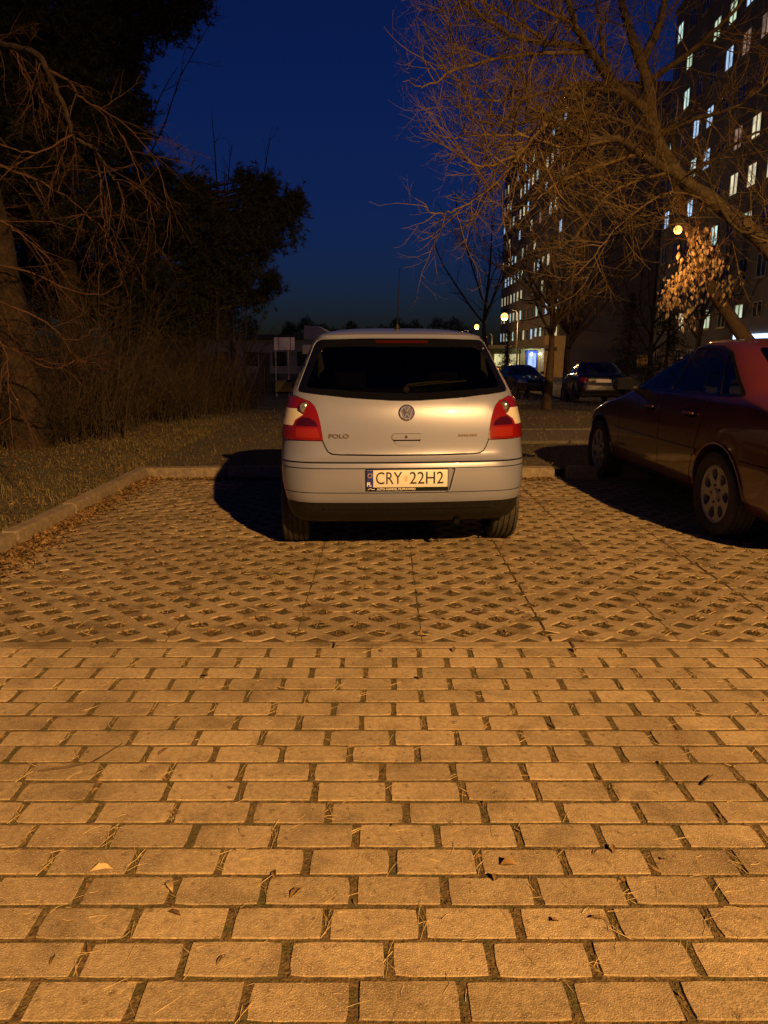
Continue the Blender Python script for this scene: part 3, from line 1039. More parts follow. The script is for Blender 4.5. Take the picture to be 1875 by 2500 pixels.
    if detail:
        for x in (-.38, .38):
            seat(car, x, 1.78, .40, .50)
        seat(car, 0, 1.15, .42, 1.2, False)
        v, f = rounded_box(0, 2.72, .90, 1.4, .4, .16, .05)
        mobj('dashboard', v, f, M['interior'], car, 50)
        sw = MB()
        sw.tube([(-.38 + .18 * math.cos(t), 2.42 + .06 * math.sin(t), .93 + .17 * math.sin(t)) for t in np.linspace(0, 2 * math.pi, 25)], .014, 6, False)
        sw.build('steering_wheel', M['black_plastic'], car, smooth=60)
    else:
        sh.patch('bumper_insert', 'rear', [(-.7, .33), (.7, .33), (.7, .42), (-.7, .42)], M['black_plastic'], car, .006, .008, grid=.08)
        for sg in (-1, 1):
            v, f = rounded_box(sg * .91, 2.72, 1.045, .18, .10, .125, .04, 2)
            mobj('wing_mirror', v, f, paint_m, car, 50)
        sh.patch('grille', 'front', [(-.36, .60), (.36, .60), (.36, .74), (-.36, .74)][::-1], M['black_plastic'], car, .004, .006, grid=.06)
    for ya in (AR, AF):
        for sg in (-1, 1):
            make_wheel(car, (sg * (.765), ya, ZR), RW, .20, 'seven' if detail else far_style, sg)
    return car, sh
M['glass_dark_far'] = mat('dark glossy glass', (.02, .022, .026), .06, spec=.6)
# ================================================================== the setting
def gz(y):
    """height of the open ground: level near the car park, falling gently away beyond it"""
    return .09 - .042 * min(max(y - 14, 0), 20)

M['brick'] = add_noise(mat('concrete paving block', rough=.86), 55, (.27, .205, .125), (.50, .395, .25), .28, .74, coord='World', bump=.7, bump_scale=240, bump_dist=.005, obj_var=.15,
                       speck=(300, .30, (.68, .58, .42)), big=[(7, .50, .70, (.19, .14, .085), .7), (1.4, .50, .68, (.17, .12, .075), .55), (34, .62, .70, (.12, .085, .05), .7)])
M['slab'] = add_noise(mat('grid slab concrete', rough=.88), 50, (.21, .16, .10), (.39, .305, .195), .3, .72, coord='World', bump=.45, bump_scale=230, bump_dist=.004, obj_var=.08,
                      speck=(260, .28, (.5, .44, .33)), big=[(2.6, .5, .72, (.17, .125, .08), .6), (6.5, .53, .62, (.11, .077, .04), .75), (1.1, .5, .66, (.13, .095, .055), .5)])
M['kerb'] = add_noise(mat('kerb concrete', rough=.9), 24, (.15, .12, .09), (.27, .22, .165), coord='World', bump=.5, bump_scale=120, bump_dist=.006, obj_var=.1, big=(5, .5, .7, (.14, .12, .08), .6))
M['bed'] = add_noise(mat('joint soil', rough=.95), 60, (.060, .040, .018), (.20, .14, .065), coord='World', bump=1.0, bump_scale=150, bump_dist=.008, big=(14, .5, .62, (.075, .075, .025), .7))
M['hole_soil'] = add_noise(mat('dark hole soil', rough=.95), 70, (.045, .031, .014), (.17, .115, .052), coord='World', bump=1.0, bump_scale=170, bump_dist=.014, big=(3.5, .5, .65, (.05, .05, .018), .7))
M['ground'] = add_noise(mat('rough grass ground', rough=.95), 9, (.042, .034, .019), (.105, .088, .050), coord='World', bump=.8, bump_scale=40, bump_dist=.03, big=(1.1, .45, .7, (.05, .05, .02), .7))
M['asphalt'] = add_noise(mat('asphalt', rough=.85), 30, (.04, .038, .038), (.075, .07, .068), coord='World', bump=.3, bump_scale=200, bump_dist=.004)
M['path'] = add_noise(mat('footpath concrete', rough=.9), 14, (.06, .053, .045), (.11, .097, .08), coord='World', bump=.3, bump_scale=90, bump_dist=.005)
M['straw'] = add_noise(mat('dry straw', rough=.8), 30, (.34, .25, .12), (.62, .48, .26), coord='World')
M['litter'] = add_noise(mat('dead leaf litter', rough=.85), 18, (.055, .032, .014), (.30, .185, .075), .32, .72, coord='World')
M['moss'] = add_noise(mat('moss and short weeds', rough=.9), 25, (.05, .055, .015), (.15, .13, .05), coord='World')
M['grass'] = add_noise(mat('winter grass', rough=.85), 6, (.07, .065, .022), (.22, .17, .08), coord='World')

# ground sheet with the sunken car park left out
HX0, HX1, HY0, HY1 = -2.66, 9.0, -14.0, 8.04
GX = [-1500, -300, -80, -40, -20, -12, -8, -5, HX0, 0, 3, 6, HX1, 14, 20, 40, 80, 300, 1500]
GY = [-1500, -300, -60, HY0, -6, 0, 4, HY1, 10, 12, 14, 17, 20, 24.3, 28.5, 34, 40, 50, 60, 75, 110, 200, 500, 1500]
gv = [(x, y, gz(y) + (rng.uniform(-.015, .0) if abs(x) < 30 and 9 < y < 70 else 0)) for y in GY for x in GX]
gf = []
for j in range(len(GY) - 1):
    for i in range(len(GX) - 1):
        if GX[i] >= HX0 and GX[i + 1] <= HX1 and GY[j] >= HY0 and GY[j + 1] <= HY1:
            continue
        k = j * len(GX) + i
        gf.append((k, k + 1, k + 1 + len(GX), k + len(GX)))
tag(mobj('ground', gv, gf, M['ground']), kind='structure')

# --- block paving
bed = tag(mobj('block_pavement', [(HX0, HY0, -.0022), (HX1, HY0, -.0022), (HX1, 3.228, -.0022), (HX0, 3.228, -.0022)], [(0, 1, 2, 3)], M['bed']), kind='structure')
PX, PY, BW, BD = .229, .109, .2105, .0968
Y_TOP = 3.222
def brick_mesh(seed):
    r = random.Random(seed)
    out = []
    hx, hy = BW / 2, BD / 2
    for (ax, ay), (bx, by), k in (((-hx, -hy), (hx, -hy), 5), ((hx, -hy), (hx, hy), 3), ((hx, hy), (-hx, hy), 5), ((-hx, hy), (-hx, -hy), 3)):
        for i in range(k):
            t = i / k
            j = .0014 if i else .0035                # corners are worn round
            x, y = ax + (bx - ax) * t, ay + (by - ay) * t
            x -= math.copysign(j * (.4 + r.random()), x) if abs(x) > hx * .9 else 0
            y -= math.copysign(j * (.2 + r.random()), y) if abs(y) > hy * .9 else 0
            out.append((x, y))
    if seed % 4 == 0:                                # a chipped corner
        q = r.choice((0, 5, 8, 13)); x, y = out[q]; out[q] = (x * .98, y * .95)
    n = len(out)
    vs = [(x * .992, y * .984, 0) for x, y in out] + [(x, y, -.0022) for x, y in out] + [(x, y, -.045) for x, y in out]
    fs = [tuple(range(n))]
    for k in range(n):
        k2 = (k + 1) % n
        fs.append((n + k, n + k2, k2, k)); fs.append((2 * n + k, 2 * n + k2, n + k2, n + k))
    return mk_mesh('brick', vs, fs, M['brick'])
brick_meshes = [brick_mesh(k) for k in range(14)]
# where the end joints stand in each row, read off the photograph (row 0 is the farthest)
row_px = [(90, 172), (130, 67), (178, 175), (228, 65), (278, 180), (333, 62), (393, 192), (458, 55), (528, 165), (607, 13), (692, 42), (784, 118), (884, 248), (1000 - .0, 60),
          (1122, 282), (1260, 185), (1413, 40), (1583, 360)]
row_off = []
for zy, zx in row_px:
    row_off.append(ground_at(925 + .5726 * zx, 1540 + .5726 * zy)[0])
far_bricks = MB()
n_b = 0
for i in range(0, 150):
    yc = Y_TOP - PY * (i + .5)
    if yc < HY0 + .1:
        break
    off = row_off[i] if i < len(row_off) else (row_off[-1] + (i - 17) * PX * .5 + rng.uniform(-.02, .02))
    depth = (yc * math.cos(R(CAM_PITCH)) + CAM_H * math.sin(R(CAM_PITCH)))
    hw = 937.5 / FPX * depth + .12
    k0 = math.floor((HX0 + .02 - off) / PX) + 1
    k1 = math.ceil((HX1 - .1 - off) / PX) - 1
    for k in range(k0, k1):
        xc = off + PX * (k + .5)
        if xc - PX / 2 < HX0 + .02:
            continue
        if i < 19 and abs(xc) < hw:
            o = link('brick', brick_meshes[rng.randrange(14)], bed, (xc + rng.uniform(-.002, .002), yc + rng.uniform(-.0015, .0015), rng.uniform(-.0004, .0028)), (rng.uniform(-.008, .008), rng.uniform(-.005, .005), rng.uniform(-.008, .008) + (math.pi if rng.random() < .5 else 0)))
            n_b += 1
        elif -6 < yc:
            hx, hy = BW / 2, BD / 2
            far_bricks.add([(xc - hx, yc - hy, 0), (xc + hx, yc - hy, 0), (xc + hx, yc + hy, 0), (xc - hx, yc + hy, 0), (xc - hx, yc - hy, -.03), (xc + hx, yc - hy, -.03), (xc + hx, yc + hy, -.03), (xc - hx, yc + hy, -.03)],
                           [(0, 1, 2, 3), (4, 5, 1, 0), (5, 6, 2, 1), (6, 7, 3, 2), (7, 4, 0, 3)])
tag(far_bricks.build('outer_bricks', M['brick'], bed, recalc=False), kind='stuff')
print('bricks', n_b)

# --- edge stone between the two pavings
edge = tag(mobj('edging', [(HX0, 3.226, -.06), (HX1, 3.226, -.06), (HX1, 3.304, -.06), (HX0, 3.304, -.06)], [(0, 1, 2, 3)], M['bed']), kind='structure')
k = -3
while True:
    x0 = -.238 + 1.11 * k
    if x0 > HX1: break
    xa, xb = max(x0 + .004, HX0), min(x0 + 1.106, HX1)
    if xb > xa + .05:
        v, f = rounded_box((xa + xb) / 2, 3.265, -.05 + rng.uniform(-.003, .001), xb - xa, .070, .10, .006, 1)
        mobj('edge_stone', v, f, M['slab'], edge)
    k += 1

# --- grid slabs with diamond holes
bed2 = tag(mobj('grid_pavement', [(HX0, 3.30, -.0042), (HX1, 3.30, -.0042), (HX1, HY1, -.0042), (HX0, HY1, -.0042)], [(0, 1, 2, 3)], M['hole_soil']), kind='structure')
SX, SY = .605, .403
def slab_mesh():
    hx, hy, a, b = .3005, .2000, .062, .050
    def notch_edge():
        P = []
        # bottom edge, left to right, half diamonds at x = -.2, 0, .2
        for cx in (-.2, 0, .2):
            P += [(cx - a * .96, -hy), (cx, -hy + b * .96), (cx + a * .96, -hy)]
        return P
    out = [(-hx, -hy)] + notch_edge() + [(hx, -hy)]
    for cy in (-.1, .1):
        out += [(hx, cy - b * .96), (hx - a * .96, cy), (hx, cy + b * .96)]
    out += [(hx, hy)] + [(-x, -y) for x, y in notch_edge()] + [(-hx, hy)]
    for cy in (.1, -.1):
        out += [(-hx, cy + b * .96), (-hx + a * .96, cy), (-hx, cy - b * .96)]
    holes = []
    for cx, cy in ((-.2, 0), (0, 0), (.2, 0), (-.1, -.1), (.1, -.1), (-.1, .1), (.1, .1)):
        r = [(a, -.004), (a, .004), (.006, b), (-.006, b), (-a, .004), (-a, -.004), (-.006, -b), (.006, -b)]
        holes.append([(cx + p, cy + q) for p, q in r])
    c = .0022
    top_o = offset_poly(out, -c)
    top_h = [offset_poly(h, c) for h in holes]
    P, F, bd = cdt(top_o, top_h)
    vs = [(p[0], p[1], 0) for p in P]
    fs = list(F)
    # chamfer + wall
    def loop(lo, base):
        n = len(lo); k = len(vs)
        vs.extend((p[0], p[1], 0) for p in base)
        vs.extend((p[0], p[1], -.006) for p in lo)
        vs.extend((p[0], p[1], -.045) for p in lo)
        for i in range(n):
            j = (i + 1) % n
            fs.append((k + j, k + i, k + n + i, k + n + j)); fs.append((k + n + j, k + n + i, k + 2 * n + i, k + 2 * n + j))
    loop(out, top_o)
    for h, t in zip(holes, top_h):
        loop(h[::1], t)
    return mk_mesh('grid_slab', vs, fs, M['slab'])
def fix_normals(me):
    bm = bmesh.new(); bm.from_mesh(me)
    bmesh.ops.remove_doubles(bm, verts=bm.verts, dist=1e-6)
    bmesh.ops.recalc_face_normals(bm, faces=bm.faces)
    up = sum(f.normal.z * f.calc_area() for f in bm.faces)
    if up < 0:
        bmesh.ops.reverse_faces(bm, faces=bm.faces)
    bm.to_mesh(me); bm.free()
    return me
slab_me = fix_normals(slab_mesh())
cells = []
for r in range(12):
    for c in range(-5, 15):
        xc, yc = .18 + SX * (c + .5), 3.307 + SY * (r + .5)
        if xc - .3 > HX1 - .6 or xc + .3 < HX0 + .05:
            continue
        link('grid_slab', slab_me, bed2, (xc + rng.uniform(-.003, .003), yc + rng.uniform(-.003, .003), rng.uniform(-.001, .003)), (rng.uniform(-.005, .005), rng.uniform(-.004, .004), rng.uniform(-.006, .006)))
        for cx, cy in ((-.2, 0), (0, 0), (.2, 0), (-.1, -.1), (.1, -.1), (-.1, .1), (.1, .1), (-.3, -.1), (-.3, .1), (-.2, .2), (0, .2), (.2, .2)):
            cells.append((xc + cx, yc + cy))

# --- kerb stones
kerb = tag(mobj('kerb', [(HX0, 0, -.07), (HX0 + .14, 0, -.07), (HX0 + .14, HY1, -.07), (HX0, HY1, -.07)], [(0, 1, 2, 3)], M['bed']), kind='structure')
def kerb_stone(x0, x1, y0, y1, top=.118, tilt=0.0):
    bm = bmesh.new()
    bmesh.ops.create_cube(bm, size=1)
    for v in bm.verts:
        v.co = Vector((v.co.x * (x1 - x0), v.co.y * (y1 - y0), v.co.z * (top + .10)))
    bmesh.ops.subdivide_edges(bm, edges=list(bm.edges), cuts=2, use_grid_fill=True)
    bmesh.ops.bevel(bm, geom=[e for e in bm.edges if e.calc_face_angle(0) > 1], offset=.014, segments=2, affect='EDGES')
    for v in bm.verts:
        v.co += Vector((rng.uniform(-.003, .003), rng.uniform(-.003, .003), rng.uniform(-.003, .002)))
    me = bpy.data.meshes.new('kerb_stone'); bm.to_mesh(me); bm.free()
    me.materials.append(M['kerb']); smooth_mesh(me, 50)
    link('kerb_stone', me, kerb, ((x0 + x1) / 2, (y0 + y1) / 2, (top - .10) / 2), (rng.uniform(-.01, .01) + tilt, rng.uniform(-.02, .02), rng.uniform(-.006, .006)))
y = -6.0
while y < 7.7:
    kerb_stone(HX0, -2.53, y + .005, min(y + .995, 7.90), .118 + rng.uniform(-.008, .008))
    y += 1.0
for x0, x1 in ((-2.66, -1.70), (-1.69, -.70), (-.69, .30), (.31, 1.15), (1.16, 1.83), (1.975, 2.93), (2.94, 3.9), (3.91, 4.9), (4.91, 5.9), (5.91, 6.9), (6.91, 7.9)):
    kerb_stone(x0, x1, 7.905, 8.045, .118 + rng.uniform(-.006, .006))

# --- loose bits: one mesh each, nobody could count them
class Bits:
    def __init__(s): s.V = []; s.F = []; s.n = 0
    def add(s, v, f):
        s.V.append(v); s.F += [tuple(i + s.n for i in g) for g in f]; s.n += len(v)
    def blade(s, x, y, z, L, w, az, lean, curve=.3):
        dx, dy = math.cos(az), math.sin(az)
        px, py = -dy * w / 2, dx * w / 2
        h1, l1 = L * .55 * math.cos(lean), L * .55 * math.sin(lean)
        l2 = L * math.sin(min(1.5, lean + curve)); h2 = L * math.cos(min(1.5, lean + curve))
        s.add([(x - px, y - py, z), (x + px, y + py, z), (x + dx * l1 + px * .7, y + dy * l1 + py * .7, z + h1), (x + dx * l1 - px * .7, y + dy * l1 - py * .7, z + h1), (x + dx * l2, y + dy * l2, z + h2)],
              [(0, 1, 2, 3), (3, 2, 4)])
    def stick(s, x, y, z, L, w, az, dz=0.0, bend=.1):
        dx, dy = math.cos(az), math.sin(az)
        P = []
        for t in (0, .5, 1):
            q = bend * L * (t * (1 - t)) * 4 * .3
            cx, cy, cz = x + dx * L * (t - .5) - dy * q, y + dy * L * (t - .5) + dx * q, z + dz * t
            k = w * (1 - .5 * t) / 2
            P += [(cx - dy * k, cy + dx * k, cz), (cx + dy * k, cy - dx * k, cz), (cx, cy, cz + k * 1.4)]
        s.add(P, [(0, 2, 5, 3), (2, 1, 4, 5), (3, 5, 8, 6), (5, 4, 7, 8)])
    def leaf(s, x, y, z, L, w, az, tip, roll):
        dx, dy = math.cos(az), math.sin(az)
        P = []
        for t, k, h in ((0, .15, 0), (.35, 1, .12), (.7, .8, .15), (1, .05, .02)):
            cx, cy = x + dx * L * (t - .5), y + dy * L * (t - .5)
            cz = z + L * h * .6 + tip * L * t
            P += [(cx - dy * w / 2 * k, cy + dx * w / 2 * k, cz + roll * w * k + .3 * w * k), (cx, cy, cz), (cx + dy * w / 2 * k, cy - dx * w / 2 * k, cz - roll * w * k * .4 + .3 * w * k)]
        s.add(P, [(0, 1, 4, 3), (1, 2, 5, 4), (3, 4, 7, 6), (4, 5, 8, 7), (6, 7, 10, 9), (7, 8, 11, 10)])
    def build(s, name, m, label=None, cat=None, parent=None):
        V = [p for v in s.V for p in v]
        o = mobj(name, V, s.F, m, parent)
        tag(o, kind='stuff')
        if label: o['label'] = label
        if cat: o['category'] = cat
        return o

straw, litter, moss = Bits(), Bits(), Bits()
for (cx, cy) in cells:                               # the slab holes: weeds, chaff, crumbs of leaf
    near = max(0.25, min(1, 5.0 / max(cy, 1)))
    if rng.random() < .06:
        continue
    for _ in range(int(13 * near)):
        x, y = cx + rng.uniform(-.05, .05), cy + rng.uniform(-.045, .045)
        if abs(x - cx) / .056 + abs(y - cy) / .045 > 1: continue
        litter.leaf(x, y, -.003 + rng.uniform(0, .005), rng.uniform(.010, .030), rng.uniform(.005, .012), rng.uniform(0, 6.28), rng.uniform(-.1, .5), rng.uniform(-.6, .6))
    for _ in range(int(9 * near)):
        x, y = cx + rng.uniform(-.04, .04), cy + rng.uniform(-.04, .04)
        moss.blade(x, y, -.0045, rng.uniform(.015, .045), rng.uniform(.002, .004), rng.uniform(0, 6.28), rng.uniform(.1, 1.1))
    for _ in range(rng.choice((0, 1, 1, 2)) if near > .5 else rng.choice((0, 0, 1))):
        straw.stick(cx + rng.uniform(-.04, .04), cy + rng.uniform(-.04, .04), .001, rng.uniform(.02, .08), rng.uniform(.002, .004), rng.uniform(0, 6.28), rng.uniform(0, .02))
for i in range(20):                                  # the block joints
    yj = Y_TOP - PY * i
    n = 220
    for _ in range(n):
        x = rng.uniform(-2.2, 2.2)
        moss.blade(x, yj + rng.uniform(-.004, .004), -.003, rng.uniform(.004, .010), rng.uniform(.0015, .003), rng.uniform(0, 6.28), rng.uniform(.2, 1.3))
    if i < 18:
        yc = Y_TOP - PY * (i + .5)
        for k in range(-10, 11):
            xj = row_off[i] + PX * k
            if abs(xj) > 2.3: continue
            for _ in range(rng.randrange(10, 26)):
                moss.blade(xj + rng.uniform(-.009, .009), yc + rng.uniform(-.048, .048), -.003, rng.uniform(.005, .012), rng.uniform(.0015, .003), rng.uniform(0, 6.28), rng.uniform(.2, 1.3))
            for _ in range(rng.choice((0, 1, 1, 2, 4, 6))):
                straw.stick(xj + rng.uniform(-.008, .008), yc + rng.uniform(-.04, .04), -.001, rng.uniform(.015, .07), rng.uniform(.0012, .0026), rng.gauss(1.57, .7), rng.uniform(0, .012))
            for _ in range(rng.choice((0, 0, 1, 2))):
                litter.leaf(xj + rng.uniform(-.008, .008), yc + rng.uniform(-.045, .045), -.004, rng.uniform(.012, .03), rng.uniform(.006, .012), rng.uniform(0, 6.28), rng.uniform(-.1, .4), rng.uniform(-.5, .5))
for _ in range(330):                                 # wind-blown straws and crumbs on the blocks
    y = 1.3 + 1.9 * rng.random() ** 1.2
    straw.stick(rng.uniform(-.55, .55) * (y + .6), y, .0025, rng.uniform(.012, .06), rng.uniform(.001, .002), rng.gauss(.2, .9), rng.uniform(0, .004), rng.uniform(-.6, .6))
for _ in range(110):
    y = 1.3 + 6.4 * rng.random()
    litter.leaf(rng.uniform(-.55, .55) * (y + .4), y, .004, rng.uniform(.012, .045), rng.uniform(.006, .022), rng.uniform(0, 6.28), rng.uniform(-.05, .2), rng.uniform(-.3, .5))
for _ in range(3600):                                # drift of leaves in the gutter along the left kerb
    y = rng.uniform(2.5, 7.9)
    x = -2.53 + abs(rng.gauss(0, .10)) * (1.3 if y < 5.2 else .8)
    litter.leaf(x, y, .006 + max(0, .03 - (x + 2.53) * .2) * rng.random(), rng.uniform(.015, .045), rng.uniform(.010, .025), rng.uniform(0, 6.28), rng.uniform(-.2, .5), rng.uniform(-.6, .8))
for _ in range(900):
    x = rng.uniform(-2.5, 1.8); y = 7.9 - abs(rng.gauss(0, .06))
    litter.leaf(x, y, .006, rng.uniform(.02, .05), rng.uniform(.012, .03), rng.uniform(0, 6.28), rng.uniform(-.2, .4), rng.uniform(-.5, .7))
straw.build('straw_litter', M['straw'])
moss.build('joint_weeds', M['moss'])
# verge
gr = Bits(); vl = Bits()
for _ in range(42000):
    y = 3 + 11 * rng.random() ** 1.3
    x = HX0 - 5.5 * rng.random() ** 1.3
    c = .5 + .5 * math.sin(x * 2.1 + 1.3 * math.sin(y * 1.7)) * math.cos(y * 1.9 + x)
    if rng.random() > .25 + .75 * c: continue
    gr.blade(x, y, .085, rng.uniform(.03, .11) * (.6 + .7 * c), rng.uniform(.003, .007), rng.uniform(0, 6.28), rng.uniform(.15, 1.25), .5)
for _ in range(16000):
    y = 8.1 + 11 * rng.random() ** 1.1
    x = rng.uniform(-.62, .62) * (y + 1)
    gr.blade(x, y, gz(y) - .005, rng.uniform(.03, .10), rng.uniform(.004, .009), rng.uniform(0, 6.28), rng.uniform(.2, 1.3), .5)
for _ in range(4200):
    y = 3 + 9 * rng.random()
    x = HX0 - .02 - 4.5 * rng.random() ** 1.2
    litter_t = vl
    vl.leaf(x, y, .095 + .02 * rng.random(), rng.uniform(.012, .038), rng.uniform(.008, .02), rng.uniform(0, 6.28), rng.uniform(-.2, .5), rng.uniform(-.6, .7))
for _ in range(3000):
    y = 8.1 + 8 * rng.random()
    x = rng.uniform(-.6, .6) * (y + 1)
    vl.leaf(x, y, gz(y) + .008, rng.uniform(.015, .035), rng.uniform(.010, .02), rng.uniform(0, 6.28), rng.uniform(-.2, .4), rng.uniform(-.5, .6))
gr.build('grass', M['grass'])
for v in vl.V: pass
litter.V += vl.V
litter.F += [tuple(i + litter.n for i in g) for g in vl.F]
litter.build('leaf_litter', M['litter'])
# few things one can pick out: a yellow leaf, pale scraps, twigs on the paving
def single_leaf(px, py, L, w, az, label):
    x, y = ground_at(px, py)
    b = Bits(); b.leaf(0, 0, .004, L, w, az, .05, .25)
    o = mobj('fallen_leaf', b.V[0], b.F, M['straw'], None, None, (x, y, 0))
    tag(o, label, 'leaf')
single_leaf(248, 2130, .06, .02, .1, 'yellow curled leaf lying on a paving block at lower left')
single_leaf(415, 2170, .05, .016, -1.0, 'pale narrow leaf stuck in a block joint at lower left')
def twig(pxs, label, r0=.004):
    pts = []
    for px, py, h in pxs:
        x, y = ground_at(px, py); pts.append((x, y, h))
    o = MB().tube(pts, list(np.linspace(r0, r0 * .4, len(pts))), 6).build('fallen_twig', M['bark_dark'], None, smooth=60)
    tag(o, label, 'twig')
M['bark_dark'] = add_noise(mat('dark bark', rough=.9), 30, (.035, .024, .014), (.10, .07, .04), bump=.5)
twig([(95, 1886, .006), (160, 1880, .009), (225, 1866, .008), (262, 1845, .010), (300, 1822, .012)], 'thin dark twig lying across the paving blocks on the left')
twig([(1712, 1920, .006), (1728, 1905, .008), (1740, 1898, .01)], 'short dark twig on the blocks near the right edge', .003)
def scrap(px, py, L, w, az, label):
    x, y = ground_at(px, py)
    v, f = rounded_box(0, 0, .004, L, w, .003, .001, 1)
    tag(mobj('pale_scrap', v, f, mat('pale paper', (.66, .6, .48), .8), None, None, (x, y, .002), (0, .03, az)), label, 'scrap')
scrap(44, 1378, .085, .02, .02, 'pale paper stick by the leaf drift at the left kerb')
scrap(154, 1394, .07, .016, .6, 'pale paper stick on the grid paving right of its neighbour')

# --- footpath and road beyond the verge
pth = [(.6, 10.35), (30, 11.9), (30, 13.7), (.6, 12.05)]
fp = tag(mobj('footpath', [(x, y, .094) for x, y in pth], [(0, 1, 2, 3)], M['path']), kind='structure')
for (a, b) in ((pth[0], pth[1]), (pth[3], pth[2])):
    d = Vector((b[0] - a[0], b[1] - a[1])); L = d.length; d.normalize()
    for k in range(16):
        p = Vector(a) + d * (k * 1.0)
        v, f = rounded_box(0, 0, .09, .985, .06, .06, .01, 1)
        mobj('path_edging', v, f, M['path'], fp, None, (p.x + .5, p.y, 0), (0, 0, math.atan2(d.y, d.x)))
ry = [24.3, 28.5, 34, 40, 50, 56]
rv = []
for yy in ry:
    rv += [(1.0, yy, gz(yy) + .012), (40, yy, gz(yy) + .012)]
tag(mobj('road', rv, [(2 * i, 2 * i + 1, 2 * i + 3, 2 * i + 2) for i in range(len(ry) - 1)], M['asphalt']), kind='structure')
pv = []
for yy in (56.1, 57.5, 60, 66):
    pv += [(1.0, yy, gz(yy) + .12), (60, yy, gz(yy) + .12)]
pv += [(1.0, 56.1, gz(56) - .05), (60, 56.1, gz(56) - .05)]
tag(mobj('pavement', pv, [(0, 1, 3, 2), (2, 3, 5, 4), (4, 5, 7, 6), (8, 9, 1, 0)], M['path']), kind='structure')
# ================================================================== trees and shrubs
M['bark_brown'] = add_noise(mat('grey-brown bark', rough=.9), 14, (.04, .029, .016), (.12, .087, .046), bump=.6, bump_scale=60, bump_dist=.01)  # own bark colour of the big tree, slightly paler than bark_dark
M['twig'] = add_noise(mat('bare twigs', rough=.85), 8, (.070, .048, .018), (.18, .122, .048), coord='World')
M['twig_red'] = add_noise(mat('reddish twigs', rough=.85), 8, (.034, .015, .007), (.088, .040, .020), coord='World')
M['thicket'] = add_noise(mat('bare thicket stems', rough=.9), 5, (.022, .015, .009), (.07, .047, .026), coord='World')
M['needle'] = add_noise(mat('pine needles', rough=.8), 4, (.006, .009, .004), (.018, .024, .009), coord='World')
M['dry_leaf'] = add_noise(mat('dry hanging leaves', rough=.75), 9, (.13, .10, .062), (.36, .29, .19), coord='World')
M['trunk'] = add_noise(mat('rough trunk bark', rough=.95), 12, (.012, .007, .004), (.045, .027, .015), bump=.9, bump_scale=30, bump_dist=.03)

class Tubes:
    """many thin tubes in one mesh, built in numpy"""
    def __init__(s): s.V = []; s.F = []; s.n = 0
    def add(s, P, Rr, k=3):
        P = np.asarray(P, float); Rr = np.asarray(Rr, float)
        D = np.gradient(P, axis=0)
        D /= (np.linalg.norm(D, axis=1, keepdims=True) + 1e-9)
        a = np.array([0, 0, 1.0]) if abs(D[0, 2]) < .9 else np.array([1.0, 0, 0])
        U = np.cross(D, a); U /= (np.linalg.norm(U, axis=1, keepdims=True) + 1e-9)
        W = np.cross(D, U)
        t = np.arange(k) * 2 * math.pi / k
        V = P[:, None] + (U[:, None] * np.cos(t)[None, :, None] + W[:, None] * np.sin(t)[None, :, None]) * Rr[:, None, None]
        m = len(P)
        s.V.append(V.reshape(-1, 3))
        i = np.arange(m - 1)[:, None] * k; j = np.arange(k)[None]; j2 = (j + 1) % k
        F = np.stack([i + j, i + j2, i + k + j2, i + k + j], -1).reshape(-1, 4) + s.n
        s.F.append(F)
        s.n += m * k
    def build(s, name, m, parent=None, smooth=True):
        V = np.concatenate(s.V); F = np.concatenate(s.F)
        me = bpy.data.meshes.new(name)
        me.vertices.add(len(V)); me.vertices.foreach_set('co', V.ravel())
        me.loops.add(F.size); me.loops.foreach_set('vertex_index', F.ravel().astype(np.int32))
        me.polygons.add(len(F)); me.polygons.foreach_set('loop_start', np.arange(0, F.size, 4, dtype=np.int32))
        me.materials.append(m)
        if smooth:
            me.polygons.foreach_set('use_smooth', np.ones(len(F), bool))
        me.update(calc_edges=True)
        return link(name, me, parent)

def catmull(P, n):
    P = np.asarray(P, float)
    Q = np.vstack([2 * P[0] - P[1], P, 2 * P[-1] - P[-2]])
    out = []
    for i in range(1, len(Q) - 2):
        for t in np.linspace(0, 1, n, endpoint=False):
            a, b, c, d = Q[i - 1], Q[i], Q[i + 1], Q[i + 2]
            out.append(.5 * (2 * b + (c - a) * t + (2 * a - 5 * b + 4 * c - d) * t * t + (3 * b - a - 3 * c + d) * t ** 3))
    out.append(P[-1])
    return np.array(out)

def shoot(g, p, d, L, r, trop, wig, seg):
    """a wandering shoot; trop: (start pull, end pull) along z"""
    P = [np.array(p)]
    d = np.array(d, float); d /= np.linalg.norm(d)
    for i in range(seg):
        t = i / max(1, seg - 1)
        d = d + g.normal(0, wig, 3)
        d[2] += trop[0] * (1 - t) + trop[1] * t
        d /= np.linalg.norm(d)
        P.append(P[-1] + d * L / seg)
    return np.array(P), r * np.linspace(1, .3, seg + 1)

def side_dir(g, d, ang, flat=0.0):
    d = d / (np.linalg.norm(d) + 1e-9)
    a = g.normal(0, 1, 3); a[2] *= (1 - flat)
    a -= d * a.dot(d); a /= (np.linalg.norm(a) + 1e-9)
    return d * math.cos(ang) + a * math.sin(ang)

